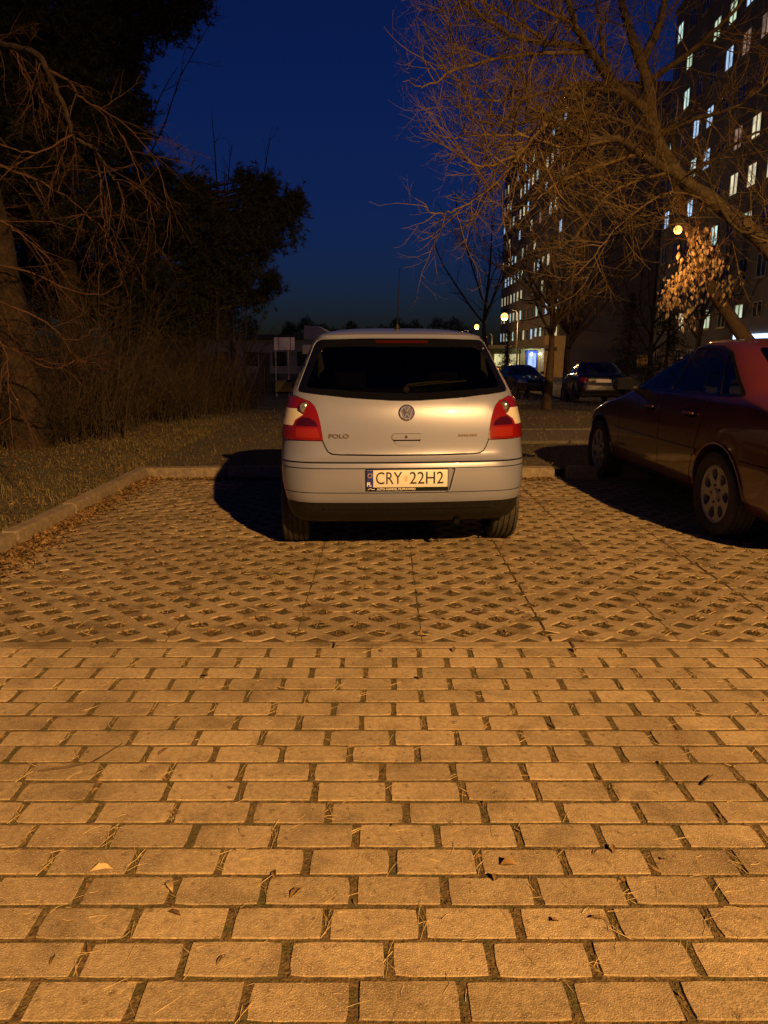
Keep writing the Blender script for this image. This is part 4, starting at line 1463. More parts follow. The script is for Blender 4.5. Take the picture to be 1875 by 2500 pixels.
def sprout(T, g, P, Rr, spec, lv=0, keep=None):
    """spec: list of levels (spacing, Lmin, Lmax, radius factor, angle, (trop0,trop1), wiggle, segs, start fraction)"""
    if lv >= len(spec):
        return
    sp, l0, l1, rf, ang, trop, wig, seg, st = spec[lv]
    S = np.concatenate([[0], np.cumsum(np.linalg.norm(np.diff(P, axis=0), axis=1))])
    L = S[-1]
    s = L * st + sp * g.random()
    while s < L:
        i = min(np.searchsorted(S, s) - 1, len(P) - 2)
        t = (s - S[i]) / (S[i + 1] - S[i] + 1e-9)
        p = P[i] * (1 - t) + P[i + 1] * t
        r = Rr[i] * (1 - t) + Rr[i + 1] * t
        d = side_dir(g, P[i + 1] - P[i], g.normal(ang, .25))
        ll = g.uniform(l0, l1) * (1 - .45 * s / L)
        rr = max(min(r * .8, rf * (.7 + .6 * g.random())), .0012)
        if keep is None or keep(p + d * ll):
            Q, qr = shoot(g, p, d, ll, rr, trop, wig, seg)
            T.add(Q, qr, 4 if rr > .012 else 3)
            sprout(T, g, Q, qr, spec, lv + 1, keep)
        s += sp * (.5 + g.random())
    return

def limb3d(pts):
    """(photo x, photo y, distance) -> points"""
    return [tuple(at_dist(*p)) for p in pts]

def photo_x(p):
    dpt = p[1] * math.cos(R(CAM_PITCH)) - (p[2] - CAM_H) * math.sin(R(CAM_PITCH))
    return 937.5 + FPX * p[0] / max(dpt, .5)

def hand_tree(name, label, trunk, limbs, spec, m_trunk, m_twig, seed, cat='tree', group=None, keep=None):
    g = np.random.default_rng(seed)
    root = empty(name, (trunk[0][0], trunk[0][1], trunk[0][2]))
    base = np.array(trunk[0][:3])
    tag(root, label, cat, group)
    T = Tubes(); W = Tubes()
    P = catmull([np.array(p[:3]) for p in trunk], 6)
    rr = np.interp(np.linspace(0, 1, len(P)), np.linspace(0, 1, len(trunk)), [p[3] for p in trunk])
    rr = rr * (1 + .08 * np.sin(np.arange(len(P)) * 1.7))
    T.add(P - base, rr, 12)
    o = T.build('trunk', m_trunk, root)
    sprout(W, g, P[len(P) // 2:] - base, rr[len(P) // 2:], spec, 0, None if keep is None else (lambda q: keep(q + base)))
    for pts, r0, r1 in limbs:
        Q = catmull([np.array(p) for p in pts], 7)
        n = len(Q)
        Q = Q + g.normal(0, .012, Q.shape) * np.linspace(.2, 1, n)[:, None]
        qr = np.linspace(r0, r1, n)
        lt = Tubes(); lt.add(Q - base, qr, 7 if r0 > .02 else 5)
        lt.build('limb', m_twig if r0 < .03 else m_trunk, root)
        sprout(W, g, Q - base, qr, spec, 0, None if keep is None else (lambda q: keep(q + base)))
    W.build('crown', m_twig, root)
    return root

def bare_tree(name, label, x, y, h, r, spread, seed, m_t=None, m_w=None, forks=5, fork_z=.35, density=1.0, group=None, cat='tree', twig_r=.004):
    g = np.random.default_rng(seed)
    z0 = gz(y) - .05
    root = empty(name, (x, y, z0)); tag(root, label, cat, group)
    T = Tubes(); W = Tubes()
    top = np.array([g.normal(0, h * .03), g.normal(0, h * .03), h * .95])
    P = catmull([np.zeros(3), np.array([g.normal(0, .05), g.normal(0, .05), h * fork_z * .6]), np.array([0, 0, h * fork_z]) + g.normal(0, .08, 3), (np.array([0, 0, h * .65]) + top * .0) + g.normal(0, h * .03, 3), top], 6)
    rr = r * np.interp(np.linspace(0, 1, len(P)), [0, .04, fork_z, 1], [1.35, 1.05, .8, .06])
    T.add(P, rr, 9)
    T.build('trunk', m_t or M['bark_dark'], root)
    spec = [(.30 / density, spread * .22, spread * .45, r * .13, .75, (.02, .05), .10, 6, .12), (.20 / density, spread * .10, spread * .22, twig_r * 1.4, .65, (.02, .05), .12, 4, .12), (.14 / density, spread * .05, spread * .10, twig_r, .6, (.02, .04), .12, 3, .1)]
    sprout(W, g, P[len(P) // 3:], rr[len(P) // 3:], spec, 0)
    for k in range(forks):
        a = 2 * math.pi * k / forks + g.normal(0, .3)
        s = fork_z * h + g.uniform(-.05, .12) * h
        d = np.array([math.cos(a) * .75, math.sin(a) * .75, .9 + g.uniform(-.2, .3)])
        i = int(np.argmin(abs(P[:, 2] - s)))
        Q, qr = shoot(g, P[i], d, h * g.uniform(.42, .62), rr[i] * .6, (.02, .02), .07, 9)
        lt = Tubes(); lt.add(Q, qr, 6); lt.build('limb', m_t or M['bark_dark'], root)
        sprout(W, g, Q, qr, spec, 0)
    W.build('crown', m_w or M['bark_dark'], root)
    return root

def needles(C, size, g, V, F, n=9):
    """needle tufts at centres C appended to arrays"""
    m = len(C)
    d = g.normal(0, 1, (m, n, 3)); d[..., 2] += .25
    d /= np.linalg.norm(d, axis=-1, keepdims=True)
    s = size * g.uniform(.6, 1.3, (m, n, 1))
    side = np.cross(d, g.normal(0, 1, (m, n, 3))); side /= (np.linalg.norm(side, axis=-1, keepdims=True) + 1e-9)
    base = C[:, None] + d * s * .05
    a = base + side * s * .075; b = base - side * s * .075; c = C[:, None] + d * s
    tri = np.stack([a, b, c], 2).reshape(-1, 3)
    k = sum(len(v) for v in V)
    V.append(tri)
    F.append(np.arange(len(tri)).reshape(-1, 3) + k)

def tri_mesh(name, V, F, m, parent):
    V = np.concatenate(V); F = np.concatenate(F)
    me = bpy.data.meshes.new(name)
    me.vertices.add(len(V)); me.vertices.foreach_set('co', V.ravel())
    me.loops.add(F.size); me.loops.foreach_set('vertex_index', F.ravel().astype(np.int32))
    me.polygons.add(len(F)); me.polygons.foreach_set('loop_start', np.arange(0, F.size, 3, dtype=np.int32))
    me.materials.append(m); me.update(calc_edges=True)
    return link(name, me, parent)

def pine(name, label, x, y, h, r, blobs, seed, dens=1.0, tuft=.13, group=None):
    """blobs: (cx,cy,cz,rx,ry,rz) crown masses in world space"""
    g = np.random.default_rng(seed)
    z0 = gz(y) - .05
    root = empty(name, (x, y, z0)); tag(root, label, 'tree', group)
    o = np.array([x, y, z0])
    T = Tubes()
    P = catmull([np.zeros(3), np.array([.1, 0, h * .4]), np.array([-.05, .1, h * .75]), np.array([0, 0, h])], 6)
    rr = r * np.linspace(1.1, .2, len(P)); T.add(P, rr, 10); T.build('trunk', M['trunk'], root)
    B = Tubes(); V = []; F = []
    extra = []
    for (cx, cy, cz, rx, ry, rz) in blobs:          # ragged outgrowths so that no mass ends in a smooth curve
        for _ in range(3):
            q = g.normal(0, 1, 3); q /= np.linalg.norm(q); q[1] *= .3
            k = g.uniform(.14, .30)
            extra.append((cx + q[0] * rx * 1.0, cy + q[1] * ry, cz + q[2] * rz * 1.0, rx * k * 1.3, ry * k, rz * k))
    for (cx, cy, cz, rx, ry, rz) in list(blobs) + extra:
        c = np.array([cx, cy, cz]) - o
        vol = rx * ry * rz
        n = int(150 * dens * vol ** .75) + 20
        i = int(np.argmin(abs(P[:, 2] - max(.5, c[2] - rz * .4))))
        q = g.normal(0, 1, (n, 3)); q /= np.linalg.norm(q, axis=1, keepdims=True)
        q *= g.uniform(.45, 1.0, (n, 1)) ** .5
        E = c + q * np.array([rx, ry, rz])
        # ragged outline: clumps
        keep = np.sin(E[:, 0] * 2.3 + seed) * np.cos(E[:, 2] * 2.7 + E[:, 1]) > -.55
        E = E[keep]
        for e in E[::3]:
            mid = (P[i] * .35 + e * .65); mid[2] -= .15
            B.add(np.array([P[i] + (c - P[i]) * .5 * g.random(), mid, e]), np.array([.03, .015, .004]), 3)
        C = np.repeat(E, 4, 0) + g.normal(0, tuft * .75, (len(E) * 4, 3)) * np.where(g.random((len(E) * 4, 1)) < .25, 1.7, 1.0)
        needles(C, tuft, g, V, F, 13)
    B.build('branches', M['bark_dark'], root)
    tri_mesh('crown', V, F, M['needle'], root)
    return root

# --- the big bare tree on the right, its trunk beyond the red car
spec_big = [(.10, .5, 1.7, .010, .85, (-.03, .12), .13, 7, .10), (.095, .18, .6, .0042, .75, (.0, .16), .14, 5, .10), (.085, .06, .22, .0026, .7, (.02, .15), .14, 3, .15)]
trunk_pts = [(7.35, 11.3, .0, .20), (6.9, 11.2, 1.0, .15)] + [(*at_dist(*p[:3]), p[3]) for p in ((1905, 640, 11.0, .115), (1752, 500, 11, .10), (1664, 435, 11.3, .095), (1600, 330, 11.6, .09), (1580, 200, 12, .085), (1564, 150, 12.0, .08))]
L = limb3d
limbs_r = [
    (L([(1564, 155, 12.0), (1540, 80, 12.2), (1517, 0, 12.5), (1495, -130, 13), (1480, -260, 13.2)]), .075, .02),
    (L([(1566, 158, 12.0), (1610, 60, 12), (1625, -10, 12), (1650, -140, 12), (1665, -260, 12)]), .07, .02),
    (L([(1590, 280, 11.8), (1500, 206, 11), (1445, 130, 10.3), (1405, 59, 9.8), (1388, 0, 9.5), (1372, -90, 9.3)]), .07, .02),
    (L([(1445, 128, 10.4), (1380, 108, 10.0), (1320, 104, 9.7), (1229, 76, 9.0), (1135, 6, 8.6), (1080, -60, 8.2)]), .045, .008),
    (L([(1664, 435, 11.3), (1564, 376, 10.6), (1505, 340, 10.0), (1430, 338, 9.5), (1341, 285, 9.0), (1290, 262, 8.8)]), .06, .016),
    (L([(1420, 330, 9.5), (1345, 300, 9.1), (1276, 364, 8.5), (1194, 406, 7.9), (1140, 392, 7.6), (1112, 350, 7.4)]), .022, .004),
    (L([(1330, 300, 9.0), (1276, 370, 8.4), (1217, 440, 8.0), (1135, 503, 7.6), (1065, 520, 7.4), (1018, 485, 7.3)]), .018, .003),
    (L([(1505, 340, 10.0), (1380, 360, 9.0), (1290, 335, 8.6), (1200, 330, 8.4), (1100, 333, 8.0), (1025, 322, 7.8)]), .02, .003),
    (L([(1445, 128, 10.4), (1340, 130, 9.5), (1229, 140, 8.8), (1115, 170, 8.2), (1040, 210, 7.9), (985, 200, 7.7)]), .026, .003),
    (L([(1520, 222, 11.2), (1400, 215, 10.0), (1290, 235, 9.2), (1180, 245, 8.6), (1080, 190, 8.2)]), .026, .004),
    (L([(1600, 330, 11.6), (1500, 290, 10.8), (1400, 270, 10.0), (1300, 290, 9.3), (1190, 300, 8.6), (1090, 240, 8.2)]), .032, .004),
    (L([(1752, 500, 11), (1660, 470, 10.3), (1590, 490, 9.8), (1500, 560, 9.3), (1440, 640, 8.9), (1370, 690, 8.6)]), .02, .004),
    (L([(1340, 105, 9.8), (1240, 40, 9.2), (1150, -10, 8.8), (1040, -60, 8.4)]), .022, .004),
    (L([(1405, 60, 9.8), (1300, 10, 9.4), (1200, -60, 9.0)]), .026, .006),
    (L([(1582, 200, 12), (1680, 130, 11.6), (1780, 40, 11.2), (1850, -60, 11)]), .05, .012),
    (L([(1600, 330, 11.6), (1700, 290, 11.2), (1800, 260, 10.8), (1900, 180, 10.5)]), .04, .01),
    (L([(1664, 435, 11.3), (1740, 390, 11), (1830, 330, 10.7), (1930, 300, 10.4)]), .035, .01),
    (L([(1752, 500, 11), (1800, 560, 10.6), (1850, 560, 10.4), (1920, 480, 10.2)]), .03, .008),
    (L([(1560, 375, 10.6), (1480, 400, 10.0), (1400, 430, 9.5), (1330, 470, 9.0), (1260, 560, 8.6)]), .024, .004),
    (L([(1640, 420, 11.2), (1560, 440, 10.5), (1480, 480, 10.0), (1420, 560, 9.6), (1380, 600, 9.4)]), .022, .004),
    (L([(1500, 206, 11), (1470, 120, 10.8), (1460, 20, 10.6), (1440, -80, 10.5)]), .03, .01),
]
hand_tree('bare_tree', 'big bare tree leaning in from the right with long drooping lit branches', trunk_pts, limbs_r, spec_big, M['bark_brown'], M['twig'], 5, keep=lambda q: photo_x(q) > 955)

# --- leaning trunk with dry hanging leaves beside the near street lamp
g2 = np.random.default_rng(21)
lean = empty('leaning_tree', (8.6, 17.4, .04))
tag(lean, 'dark leaning trunk with clumps of dry pale leaves beside the near street lamp', 'tree')
ob = np.array([8.6, 17.4, .04])
lp = [np.array((8.9, 17.5, .0)), np.array((8.75, 17.5, 1.0)), np.array(at_dist(1800, 800, 17.4)), np.array(at_dist(1730, 690, 17.3)), np.array(at_dist(1690, 590, 17.3)), np.array(at_dist(1655, 470, 17.4)), np.array(at_dist(1640, 300, 17.6))]
tt = Tubes(); PP = catmull(lp, 6); tt.add(PP - ob, np.linspace(.20, .05, len(PP)), 10); tt.build('trunk', M['bark_dark'], lean)
lw = Tubes()
sprout(lw, g2, PP[12:] - ob, np.linspace(.16, .05, len(PP))[12:], [(.22, .8, 1.8, .016, .9, (-.02, -.02), .12, 6, .05), (.16, .3, .8, .006, .8, (-.05, -.05), .14, 4, .1), (.12, .1, .3, .003, .7, (-.03, 0), .14, 3, .1)])
lw.build('crown', M['twig_red'], lean)
V = []; F = []
def hang_leaves(c, s, n):
    c = np.array(c) - ob
    for _ in range(n):
        p = c + g2.normal(0, 1, 3) * np.array(s)
        L_ = g2.uniform(.07, .14); w = L_ * g2.uniform(.35, .6)
        az = g2.uniform(0, 6.28); sx = np.array([math.cos(az), math.sin(az), g2.normal(0, .2)])
        d = np.array([g2.normal(0, .25), g2.normal(0, .25), -1.0]); d /= np.linalg.norm(d)
        nn = np.cross(d, sx)
        q = [p, p + d * L_ * .35 + sx * w / 2 + nn * w * .2, p + d * L_ * .35, p + d * L_ * .35 - sx * w / 2 + nn * w * .2, p + d * L_ * .75 + sx * w * .35 + nn * w * .1, p + d * L_ * .75 - nn * w * .05, p + d * L_ * .75 - sx * w * .35 + nn * w * .1, p + d * L_]
        k = sum(len(v) for v in V); V.append(np.array(q))
        F.append(np.array([(0, 1, 2), (0, 2, 3), (1, 4, 2), (2, 4, 5), (2, 5, 3), (3, 5, 6), (4, 7, 5), (5, 7, 6)]) + k)
for (px, py, d, sx, sz, n) in ((1707, 575, 17.0, .10, .12, 34), (1722, 612, 17.0, .16, .20, 90), (1742, 645, 17.05, .14, .14, 60), (1682, 660, 16.9, .14, .18, 80), (1665, 700, 16.9, .10, .20, 55), (1632, 715, 16.85, .09, .18, 55), (1628, 750, 16.85, .06, .12, 24),
                               (1700, 700, 16.95, .12, .2, 30), (1680, 775, 17.0, .12, .12, 18), (1770, 690, 17.2, .2, .2, 26), (1688, 610, 17, .05, .08, 6)):
    p = at_dist(px, py, d)
    hang_leaves(p, (sx, .12, sz), int(n * 1.7))
tri_mesh('dry_leaves', V, F, M['dry_leaf'], lean)

# --- small trees on the verge beyond
bare_tree('bare_tree', 'slender forked bare tree standing on the verge beyond the silver car', 4.42, 20.4, 6.2, .125, 3.4, 31, forks=6, fork_z=.30, density=1.0, group='bare trees on the verge')
bare_tree('bare_tree', 'dark bare tree with many upright limbs left of the black car', 7.6, 31.5, 9.0, .19, 4.6, 32, forks=8, fork_z=.24, density=.9, group='bare trees on the verge')
bare_tree('bare_tree', 'tall thin bare tree silhouetted above the street lamps', 5.6, 42, 10.5, .16, 6.0, 33, forks=5, fork_z=.35, density=.45, group='bare trees on the verge', twig_r=.008)
bare_tree('bare_tree', 'bare tree in front of the grey end wall of the far block', 13.2, 38, 9.5, .2, 6, 34, forks=7, fork_z=.25, density=.45, group='bare trees on the verge', twig_r=.008)
bare_tree('bare_tree', 'bare tree standing between the two apartment blocks', 20.5, 50, 13, .25, 8, 36, forks=7, fork_z=.25, density=.35, group='bare trees on the verge', twig_r=.011)
# faint trees in the dusk sky on the left
bare_tree('bare_tree', 'faint thin bare tree above the pines on the left', -11.2, 36, 14.5, .16, 5.5, 41, forks=5, fork_z=.5, density=.38, group='faint bare trees on the left', twig_r=.006)
bare_tree('bare_tree', 'faint slim bare tree rising right of the dark pine crown', -8.0, 40, 12.0, .13, 4.0, 42, forks=4, fork_z=.55, density=.35, group='faint bare trees on the left', twig_r=.006)
bare_tree('bare_tree', 'small bare tree in front of the low building', -5.9, 33, 5.4, .10, 3.4, 43, forks=6, fork_z=.25, density=.5, group='faint bare trees on the left', twig_r=.006)

# --- spruces on the right, in the dark beside the far block
def spruce(x, y, h, w, seed, label):
    g = np.random.default_rng(seed)
    z0 = gz(y) - .05
    root = empty('spruce', (x, y, z0)); tag(root, label, 'tree', 'spruces by the far block')
    T = Tubes(); T.add(np.array([[0, 0, 0], [0, 0, h * .5], [0, 0, h]]), np.array([.12, .07, .01]), 8); T.build('trunk', M['trunk'], root)
    V = []; F = []; B = Tubes()
    for k in range(int(h * 26)):
        z = h * (.06 + .92 * g.random())
        a = g.uniform(0, 6.28); rad = w * (1 - z / h) * g.uniform(.6, 1.05) + .08
        d = np.array([math.cos(a), math.sin(a), -.25]); n = max(2, int(rad / .14))
        B.add(np.array([[0, 0, z], d * rad * .5 + [0, 0, z], d * rad + [0, 0, z + .05]]), np.array([.02, .012, .004]), 3)
        t = np.linspace(.25, 1, n)[:, None]
        C = d * rad * t + np.array([0, 0, z]) + g.normal(0, .05, (n, 3))
        needles(C, .17, g, V, F, 8)
    B.build('branches', M['bark_dark'], root)
    tri_mesh('crown', V, F, M['needle'], root)
spruce(10.6, 33, 4.6, 1.5, 51, 'dark spruce behind the black car')
spruce(13.0, 35, 5.6, 1.8, 52, 'taller dark spruce right of the other, behind the red car')
spruce(7.6, 47, 3.6, 1.1, 53, 'small dark spruce under the street lamps by the kiosk')

# --- pines on the left
def bl(px, py, d, rx, rz, ry=None):
    p = at_dist(px, py, d)
    return (p.x, p.y, p.z, rx, ry or rx, rz)
pine('pine', 'tall black pine filling the upper left corner', -8.2, 14.5, 9.5, .24, [bl(40, 60, 14, 1.3, 1.6), bl(150, 150, 14.2, .75, 1.0), bl(60, 330, 14.5, 1.6, 1.2), bl(180, 300, 14.5, .7, 1.0), bl(-80, 200, 14, 1.5, 2), bl(120, 20, 14, .9, .8), bl(90, 480, 15, 1.6, .9)], 61, 1.3, group='pines on the left')
pine('pine', 'pine whose high crown hangs into the top of the picture', -6.8, 16.5, 11, .22, [bl(330, 20, 16, 1.1, .55), bl(420, 10, 16, .7, .45), bl(290, 110, 16.2, .45, .5), bl(350, 140, 16.3, .28, .3), bl(300, 210, 16.4, .5, .7), bl(270, 330, 16.4, .75, .7), bl(330, 290, 16.4, .35, .5), bl(360, -60, 16, 1.2, .5)], 62, 1.3, group='pines on the left')
pine('pine', 'low broad pine with rounded crown jutting right against the sky', -5.6, 18.5, 5.6, .2, [bl(400, 520, 18, 1.2, .9), bl(500, 560, 18, 1.0, .95), bl(600, 570, 18.2, .85, .85), bl(670, 560, 18.2, .6, .6), bl(705, 520, 18.2, .32, .38), bl(600, 470, 18.2, .3, .3), bl(350, 420, 18, .7, .7), bl(420, 640, 18.3, 1.0, .6), bl(540, 660, 18.4, .8, .45), bl(300, 560, 18, 1.0, .9), bl(640, 470, 18.2, .22, .28), bl(430, 725, 18.6, 1.1, .55), bl(540, 735, 18.8, .9, .5), bl(615, 700, 18.8, .6, .4), bl(350, 780, 18.9, 1.2, .5), bl(480, 800, 19, .9, .4), bl(230, 720, 18.9, 1.1, .7)], 63, 1.4, group='pines on the left')
pine('pine', 'dark pine behind the weeping branches at the left edge', -9.5, 19, 7.5, .25, [bl(60, 620, 19, 1.8, 1.2), bl(200, 600, 19, 1.5, 1.2), bl(170, 450, 19, 1.4, 1.2), bl(0, 740, 19, 1.6, .8), bl(300, 700, 19.5, 1.3, .7)], 64, 1.1, group='pines on the left')

# --- thick trunk and weeping branches at the left edge
spec_left = [(.13, .35, 1.1, .007, .8, (-.05, -.07), .13, 6, .05), (.11, .12, .40, .0032, .7, (-.03, -.04), .15, 4, .1), (.10, .05, .15, .002, .7, (0, 0), .15, 3, .1)]
tp = [(-4.75, 9.9, .0, .30), (-4.72, 9.9, .6, .235), (-4.8, 9.9, 1.8, .215), (-4.95, 9.8, 3.4, .20), (-5.15, 9.6, 5.2, .16), (-5.3, 9.3, 7.0, .10)]
limbs_l = [
    (L([(-120, 60, 8.6), (0, 106, 8.0), (87, 130, 7.6), (115, 175, 7.5), (155, 255, 7.4), (178, 328, 7.4), (231, 366, 7.4), (260, 415, 7.4), (290, 450, 7.4), (305, 520, 7.4)]), .035, .004),
    (L([(40, 118, 7.8), (50, 165, 7.8), (75, 205, 7.8), (101, 241, 7.8), (120, 285, 7.8), (140, 337, 7.8)]), .012, .003),
    (L([(178, 328, 7.4), (90, 372, 7.2), (0, 352, 7.0), (-60, 330, 7.0)]), .01, .004),
    (L([(231, 366, 7.4), (245, 440, 7.5), (250, 520, 7.5), (262, 600, 7.5), (275, 640, 7.5)]), .009, .002),
    (L([(105, 165, 7.6), (170, 200, 7.8), (200, 240, 7.9), (300, 300, 8.2), (380, 400, 8.5), (410, 520, 8.6), (400, 620, 8.6)]), .014, .003),
    (L([(300, 330, 8.2), (340, 430, 8.3), (370, 520, 8.3), (380, 620, 8.3)]), .008, .002),
    (L([(-80, 520, 7.5), (0, 540, 7.4), (60, 580, 7.4), (130, 640, 7.4), (180, 700, 7.4)]), .014, .003),
    (L([(-60, 380, 7.4), (40, 420, 7.6), (130, 460, 7.8), (220, 530, 8.0), (280, 600, 8.0)]), .014, .003),
    (L([(-60, 640, 7.6), (60, 660, 7.8), (150, 700, 8.0), (240, 720, 8.2), (300, 690, 8.3)]), .012, .003),
    (L([(-50, 760, 6.6), (10, 850, 6.6), (20, 940, 6.6), (25, 1040, 6.6), (30, 1110, 6.7), (15, 1150, 6.7)]), .010, .003),
    (L([(-40, 820, 7.6), (60, 870, 7.8), (130, 900, 7.9), (190, 880, 8.0), (260, 900, 8.2)]), .012, .003),
    (L([(-40, 720, 7.6), (100, 780, 7.8), (170, 830, 7.9), (250, 800, 8.0)]), .012, .003),
]
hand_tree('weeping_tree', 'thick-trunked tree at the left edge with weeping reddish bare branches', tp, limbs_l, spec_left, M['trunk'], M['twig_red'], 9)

# --- bare thicket along the left
g3 = np.random.default_rng(77)
TH = Tubes()
n = 0
while n < 2500:
    t = g3.random()
    y = 8.7 + 13.4 * t ** 1.2
    edge_x = np.interp(y, [8.6, 9.5, 12, 16, 20, 22.5], [-5.4, -4.5, -3.9, -3.6, -3.6, -4.4]) + .35 * math.sin(y * 1.9)
    x = edge_x - abs(g3.normal(0, 1.8))
    if x < -9.5: continue
    h = (g3.uniform(.6, 1.9) + (g3.random() < .35) * g3.uniform(.4, 1.9)) * (.72 + .34 * math.sin(x * 1.3 + y * 1.1))
    d = np.array([g3.normal(0, .25), g3.normal(0, .25), 1.0])
    P, rr = shoot(g3, (x, y, gz(y) - .02), d, h, g3.uniform(.004, .011), (0, -.10), .10, 7)
    TH.add(P, rr, 3)
    for _ in range(g3.integers(3, 7)):
        i = g3.integers(1, 7)
        Q, qr = shoot(g3, P[i], side_dir(g3, P[min(i + 1, 7)] - P[i - 1], .8), g3.uniform(.2, .8), .0035, (.0, -.08), .14, 4)
        TH.add(Q, qr, 3)
        for _ in range(2):
            j = g3.integers(1, 4)
            Q2, q2 = shoot(g3, Q[j], side_dir(g3, Q[j + 1] - Q[j - 1], .7), g3.uniform(.1, .35), .0022, (.0, -.05), .14, 3)
            TH.add(Q2, q2, 3)
    n += 1
tag(TH.build('thicket', M['thicket']), 'dense bare brown thicket along the left verge', 'thicket', kind='stuff')
# small shoots around the foot of the forked tree and by the wall
TS = Tubes()
for _ in range(160):
    x, y = 4.0 + g3.normal(0, .7), 20.2 + g3.normal(0, .5)
    P, rr = shoot(g3, (x, y, gz(y) - .02), np.array([g3.normal(0, .25), g3.normal(0, .2), 1.]), g3.uniform(.3, .9), .004, (0, -.05), .1, 5)
    TS.add(P, rr, 3)
tag(TS.build('undergrowth', M['thicket']), 'low bare shoots around the foot of the forked tree', 'undergrowth', kind='stuff')
# far line of trees behind everything
g4 = np.random.default_rng(5)
for k, (x, y, h, w) in enumerate(((-24, 118, 9, 9), (-13, 126, 7.5, 8), (-5, 122, 6.5, 8), (3, 130, 7.5, 9), (-36, 112, 12, 10), (11, 135, 8, 9))):
    root = empty('distant_tree', (x, y, gz(y)))
    tag(root, ['far dark tree left of the low building roof', 'far dark tree above the low building', 'far dark tree rising left of the car aerial', 'far dark tree straight behind the silver car roof', 'far dark tree behind the pines', 'far dark tree left of the most distant street lamp'][k], 'tree', 'far trees on the skyline')
    t = Tubes(); t.add(np.array([[0, 0, -.2], [0, 0, h * .3], [0, 0, h * .6]]), np.array([.25, .2, .1]), 6); t.build('trunk', M['bark_dark'], root)
    V = []; F = []
    nn = 1500
    q = g4.normal(0, 1, (nn, 3)); q /= np.linalg.norm(q, axis=1, keepdims=True); q *= g4.uniform(.3, 1, (nn, 1)) ** .4
    C = q * np.array([w * .55, w * .4, h * .42]) + np.array([0, 0, h * .56])
    C[:, 2] += .5 * np.sin(C[:, 0] * 1.9 + k)
    needles(C, .55, g4, V, F, 5)
    tri_mesh('crown', V, F, M['needle'], root)
# ================================================================== lamps, buildings, cars, small things
M['lamp_metal'] = mat('dark painted lamp post', (.022, .021, .02), .6, .1)
M['lamp_head'] = mat('dark lamp housing', (.03, .03, .03), .6)
def lamp_glass(name, colr, s):
    return mat(name, (.8, .7, .5), .3, emit=colr, emit_s=s)
SODIUM = (1.0, .515, .15)
def street_lamp(label, x, y, head, toward, power, colr=SODIUM, emit_s=30, z0=None, arm=.9, group='street lamps', lens=.16, cutoff=None, globe=0.0):
    """head = height of the lens, toward = angle of the arm"""
    z0 = gz(y) if z0 is None else z0
    dx, dy = math.cos(toward), math.sin(toward)
    bx, by = x - dx * arm, y - dy * arm
    root = empty('street_lamp', (bx, by, z0)); tag(root, label, 'street lamp', group)
    h = head - z0
    MB().tube([(0, 0, -.2), (0, 0, h * .15), (0, 0, h * .16), (0, 0, h * .8), (0, 0, h - .05)], [.085, .085, .06, .05, .042], 12).build('post', M['lamp_metal'], root, smooth=40)
    MB().tube([(0, 0, h - .1), (dx * arm * .15, dy * arm * .15, h + .12), (dx * arm * .5, dy * arm * .5, h + .2), (dx * arm * .9, dy * arm * .9, h + .16)], [.04, .034, .03, .028], 10).build('arm', M['lamp_metal'], root, smooth=60)
    hd = MB()
    hd.lathe([(.20, .02), (.18, .10), (.12, .17), (.02, .20), (0, .19)], 20, 'z')
    ho = hd.build('lamp_head', M['lamp_head'], root, smooth=50, loc=(dx * arm, dy * arm, h))
    prof = [(0.0, .17), (-.06, .15), (-.10, .09), (-.115, .002)]
    if globe:                                        # drop-shaped bowl
        prof = [(globe * (.15 - math.cos(t)) - globe * .9, globe * max(.01, math.sin(t))) for t in np.linspace(.5, math.pi, 9)][::-1]
        prof = [(-.02 - globe * (1 + math.cos(t)), globe * max(.02, math.sin(t))) for t in np.linspace(.25, math.pi, 10)][::-1]
    MB().lathe(prof, 20, 'z').build('lamp_lens', lamp_glass('lamp lens glow ' + label[:12], colr, emit_s), ho, smooth=60)
    ld = bpy.data.lights.new('lamp_light', 'SPOT' if cutoff else 'POINT')
    if cutoff:                                       # full cut-off luminaire: light only below the housing
        ld.spot_size = R(cutoff[0]); ld.spot_blend = cutoff[1]
    ld.energy = power; ld.color = colr; ld.shadow_soft_size = lens
    link('lamp_light', ld, ho, (0, 0, -.32 - 2 * globe))
    return root

# the lamp that lights the car park stands behind the camera to the right
street_lamp('tall sodium street lamp lighting the car park from behind', 6.6, -9.2, 8.9, R(120), 22500, emit_s=30, z0=-.05, lens=.10, cutoff=(179.5, .36))
lp_ = at_dist(1656, 548, 16.3)
street_lamp('near orange street lamp glowing among the bare branches on the right', lp_.x, lp_.y, lp_.z, R(188), 120, (1, .40, .09), 2.4, globe=.085, arm=2.7)
for (px, py, d, pw, lab) in ((1232, 763, 50, 1000, 'orange street lamp nearest the kiosk with the tall post'), (1164, 791, 78, 900, 'bright yellow street lamp second from the left along the road'),
                             (1128, 809, 108, 900, 'most distant street lamp, leftmost along the road'), (1184, 818, 92, 500, 'lowest street lamp, just left of the kiosk')):
    p = at_dist(px, py, d)
    street_lamp(lab, p.x, p.y, p.z, R(180), pw, (1, .54, .14), 2.6, globe=.24)

